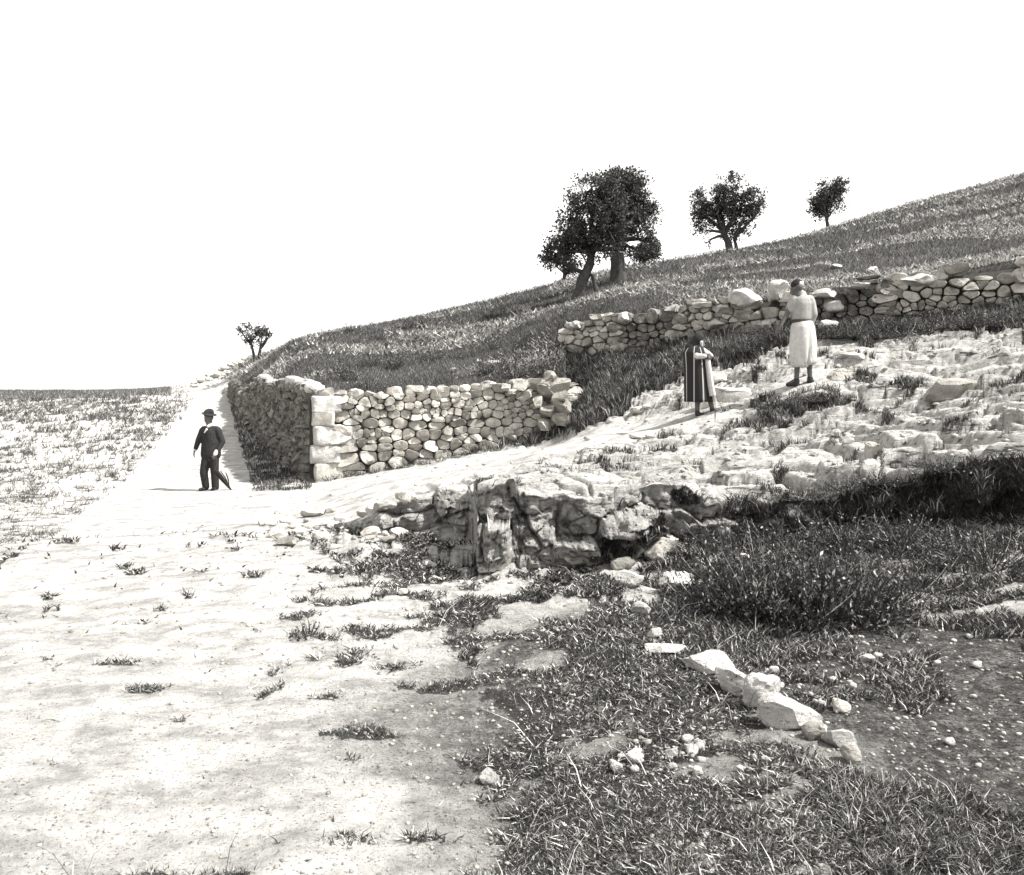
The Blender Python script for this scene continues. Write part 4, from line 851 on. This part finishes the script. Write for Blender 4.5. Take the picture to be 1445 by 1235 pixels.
for q in range(2):
    a = tip*.80+Vector((.01, 0, .02)); b = tip*(.18+.12*q)+Vector((.06+.06*q, 0, .05+.03*q)); V, Fc = tube([a, a.lerp(b, .5)+Vector((.01, 0, .01)), b], [.005, .013, .010], 6, q, .3); link('rib', mesh_np('rib', V, Fc, smooth=True), M['black_cloth'], um)
# --- man in white, seen from behind
s = 12.8/F; base = P(1132, 543, 12.8); base.z = ground_z(1132, 12.8)-.0
def L2(px, py, dy=0): return Vector(((px-1132)*s, dy, (543-py)*s))
mw = empty('person', base); tag(mw, 'person in pale shirt and baggy white trousers seen from behind before the upper wall', 'person')
lh = L2(1100, 460, -.05)
legs = [(L2(1127, 455), L2(1126, 490), .085, .065), (L2(1126, 490), L2(1124, 534), .062, .038), (L2(1139, 455), L2(1141, 490), .085, .065), (L2(1141, 490), L2(1143, 532), .062, .038),
    (L2(1124, 536), L2(1114, 541, .06), .042, .028), (L2(1143, 534), L2(1150, 539, .05), .042, .03)]
fused('body', head(L2(1124, 407), (-.7, .7, -.25), 1.0)+[(L2(1126, 414), L2(1130, 420), .058, .08), (L2(1121, 425), L2(1141, 425), .055, .055), (L2(1131, 426), L2(1131, 452), .09, .09),
    (L2(1118, 424), L2(1112, 440, .0), .05, .042), (L2(1112, 440, .0), lh, .042, .028), (L2(1144, 425), L2(1147, 442), .05, .042), (L2(1147, 442), L2(1142, 455, .12), .04, .027)]+legs
    +hand(lh, (-.55, .1, -.8), (-.4, .8, 0), (1, 0, -.3), .5)+hand(L2(1142, 455, .12), (-.5, .6, -.5), (0, 0, 1), (-1, 0, 0), .6), .011, M['skin'], mw)
fused('shirt', [(L2(1120, 425), L2(1116, 436, -.0), .082, .07), (L2(1120, 423), L2(1142, 423), .088, .088, .9), (L2(1128, 422), L2(1131, 414), .08, .062), (L2(1131, 428), L2(1131, 449), .165, .14, .8), (L2(1124, 428), L2(1125, 448), .10, .09, .9), (L2(1139, 428), L2(1138, 448), .10, .09, .9),
    (L2(1118.5, 425), L2(1115.5, 436, .02), .076, .068), (L2(1144, 426), L2(1147.5, 443), .078, .072), (L2(1147.5, 443), L2(1145, 455, .05), .07, .06)], .012, M['shirt'], mw)
loft('belt', [(.0, 0, .0, .155, .115), (0, 0, -.03, .158, .118), (0, 0, -.06, .155, .115)], M['grey_cloth'], mw).location = L2(1131.5, 450.5)
def leg_cloth(x0, x1, zt, zb, sd_):
    return loft('trouser_leg', [(0, 0, 0, .085, .10), ((x1-x0)*.3*s, 0, -.12, .115, .13), ((x1-x0)*.6*s, 0, -.4, .125, .135), ((x1-x0)*s, 0, -(zb-zt)*s, .135, .14), ((x1-x0)*s, 0, -(zb-zt)*s-.03, .10, .11)], M['white_cloth'], mw, .10, 6, sd_)
o = leg_cloth(1127, 1128, 454, 516, 1); o.location = L2(1127.5, 453)
o = leg_cloth(1138, 1140, 454, 512, 4); o.location = L2(1137, 453)
o = loft('trousers', [(0, 0, 0, .155, .115), (0, 0, -.10, .185, .15), (0, .0, -.28, .20, .165), (0, 0, -.42, .205, .165), (0, 0, -.58, .195, .155), (0, 0, -.68, .17, .135), (0, 0, -.715, .125, .11)], M['white_cloth'], mw, .13, 7, 2.2); o.location = L2(1132.5, 453)
for a, b in ((L2(1124, 540, 0), L2(1114, 542, .07)), (L2(1143, 537, .0), L2(1151, 540, .06))): fused('shoe', [(a, b, .05, .038), (a, a+Vector((0, 0, .05)), .05, .048)], .01, M['leather'], mw)
fused('cap', [(L2(1124, 402)+Vector((0, 0, .0)), L2(1125, 400), .094, .088)], .01, M['hair'], mw); fused('cap_patch', [(L2(1127.2, 400.5, -.02), L2(1128, 400.5, -.02), .072, .06)], .01, M['white_cloth'], mw)
# --- villager in a dark striped cloak
s = 13.2/F; base = P(986, 587, 13.2); base.z = ground_z(986, 13.2)
def L3(px, py, dy=0): return Vector(((px-986)*s, dy, (587-py)*s))
wo = empty('person', base); tag(wo, 'person in a long dark cloak with pale stripes standing with folded arms on the rock', 'person')
fused('body', head(L3(986.5, 482.5), (.8, -.4, -.45), .92)+[(L3(984, 487), L3(980, 494), .05, .08), (L3(974, 494), L3(990, 495), .065, .065), (L3(981, 496), L3(983, 530), .12, .12), (L3(983, 530), L3(985, 560), .12, .09),
    (L3(974, 494, -.05), L3(979, 508, -.14), .045, .04), (L3(979, 508, -.14), L3(992, 505, -.16), .036, .026), (L3(990, 495, .05), L3(997, 504, -.04), .045, .036), (L3(997, 504, -.04), L3(1000, 503, -.1), .034, .026),
    (L3(984, 560), L3(984, 583), .05, .036), (L3(1000, 558), L3(1006, 581), .05, .036), (L3(985, 565), L3(1000, 560), .06, .06)]
    +hand(L3(992, 505, -.16), (1, -.1, .1), (0, 0, 1), (0, 1, 0), .6, .9)+hand(L3(1000, 503, -.1), (-.2, -.7, -.3), (0, 0, 1), (-1, 0, 0), .8, .9), .011, M['skin'], wo)
def stripe_mat():
    m, t, b = node_mat('striped_wool', .9); tc = t.nodes.new('ShaderNodeTexCoord').outputs['Object']; sx = t.nodes.new('ShaderNodeSeparateXYZ'); t.links.new(tc, sx.inputs[0])
    a = mth(t, 'ARCTAN2', sx.outputs['Y'], sx.outputs['X']); v = mth(t, 'FRACT', mth(t, 'ADD', mth(t, 'MULTIPLY', a, 1.27), .35)); n = ramp(t, v, [(0, .02), (.80, .02), (.83, .38), (.93, .38), (.96, .02)]); t.links.new(n, b.inputs['Base Color']); return m
M['stripe'] = stripe_mat()
o = loft('cloak', [(0, 0, 0, .075, .075), (-.01, 0, -.02, .14, .12), (-.02, 0, -.10, .185, .16), (.01, 0, -.35, .19, .17), (.04, 0, -.65, .215, .18), (.065, 0, -.93, .235, .19)], M['stripe'], wo, .05, 7, .5); o.location = L3(981.5, 490)
fused('sleeve', [(L3(975, 495, -.06), L3(981, 504, -.15), .055, .055), (L3(981, 504, -.15), L3(990, 504, -.19), .052, .042)], .011, M['white_cloth'], wo)
fused('sleeve', [(L3(991, 496, .0), L3(998, 502, -.08), .068, .06), (L3(998, 502, -.08), L3(1000, 503, -.13), .055, .045)], .011, M['white_cloth'], wo)
o = loft('underdress', [(0, 0, 0, .04, .05), (.02, 0, -.2, .045, .07), (.05, 0, -.45, .05, .09), (.08, 0, -.62, .05, .09)], M['white_cloth'], wo, .07, 5, 2); o.location = L3(996, 508, -.11)
fused('headscarf', [(L3(984.5, 479.5), L3(986, 477.5), .102, .098), (L3(981, 485, .02), L3(975, 492, .02), .09, .105)], .011, M['black_cloth'], wo)
fused('scarf_fold', [(L3(988, 484, -.09), L3(989, 489, -.08), .03, .022)], .009, M['white_cloth'], wo)
for a, b in ((L3(984, 585), L3(992, 586, -.03)), (L3(1005, 582), L3(1013, 584, -.03))): fused('shoe', [(a, b, .042, .032), (a, a+Vector((0, 0, .06)), .042, .04)], .01, M['leather'], wo)
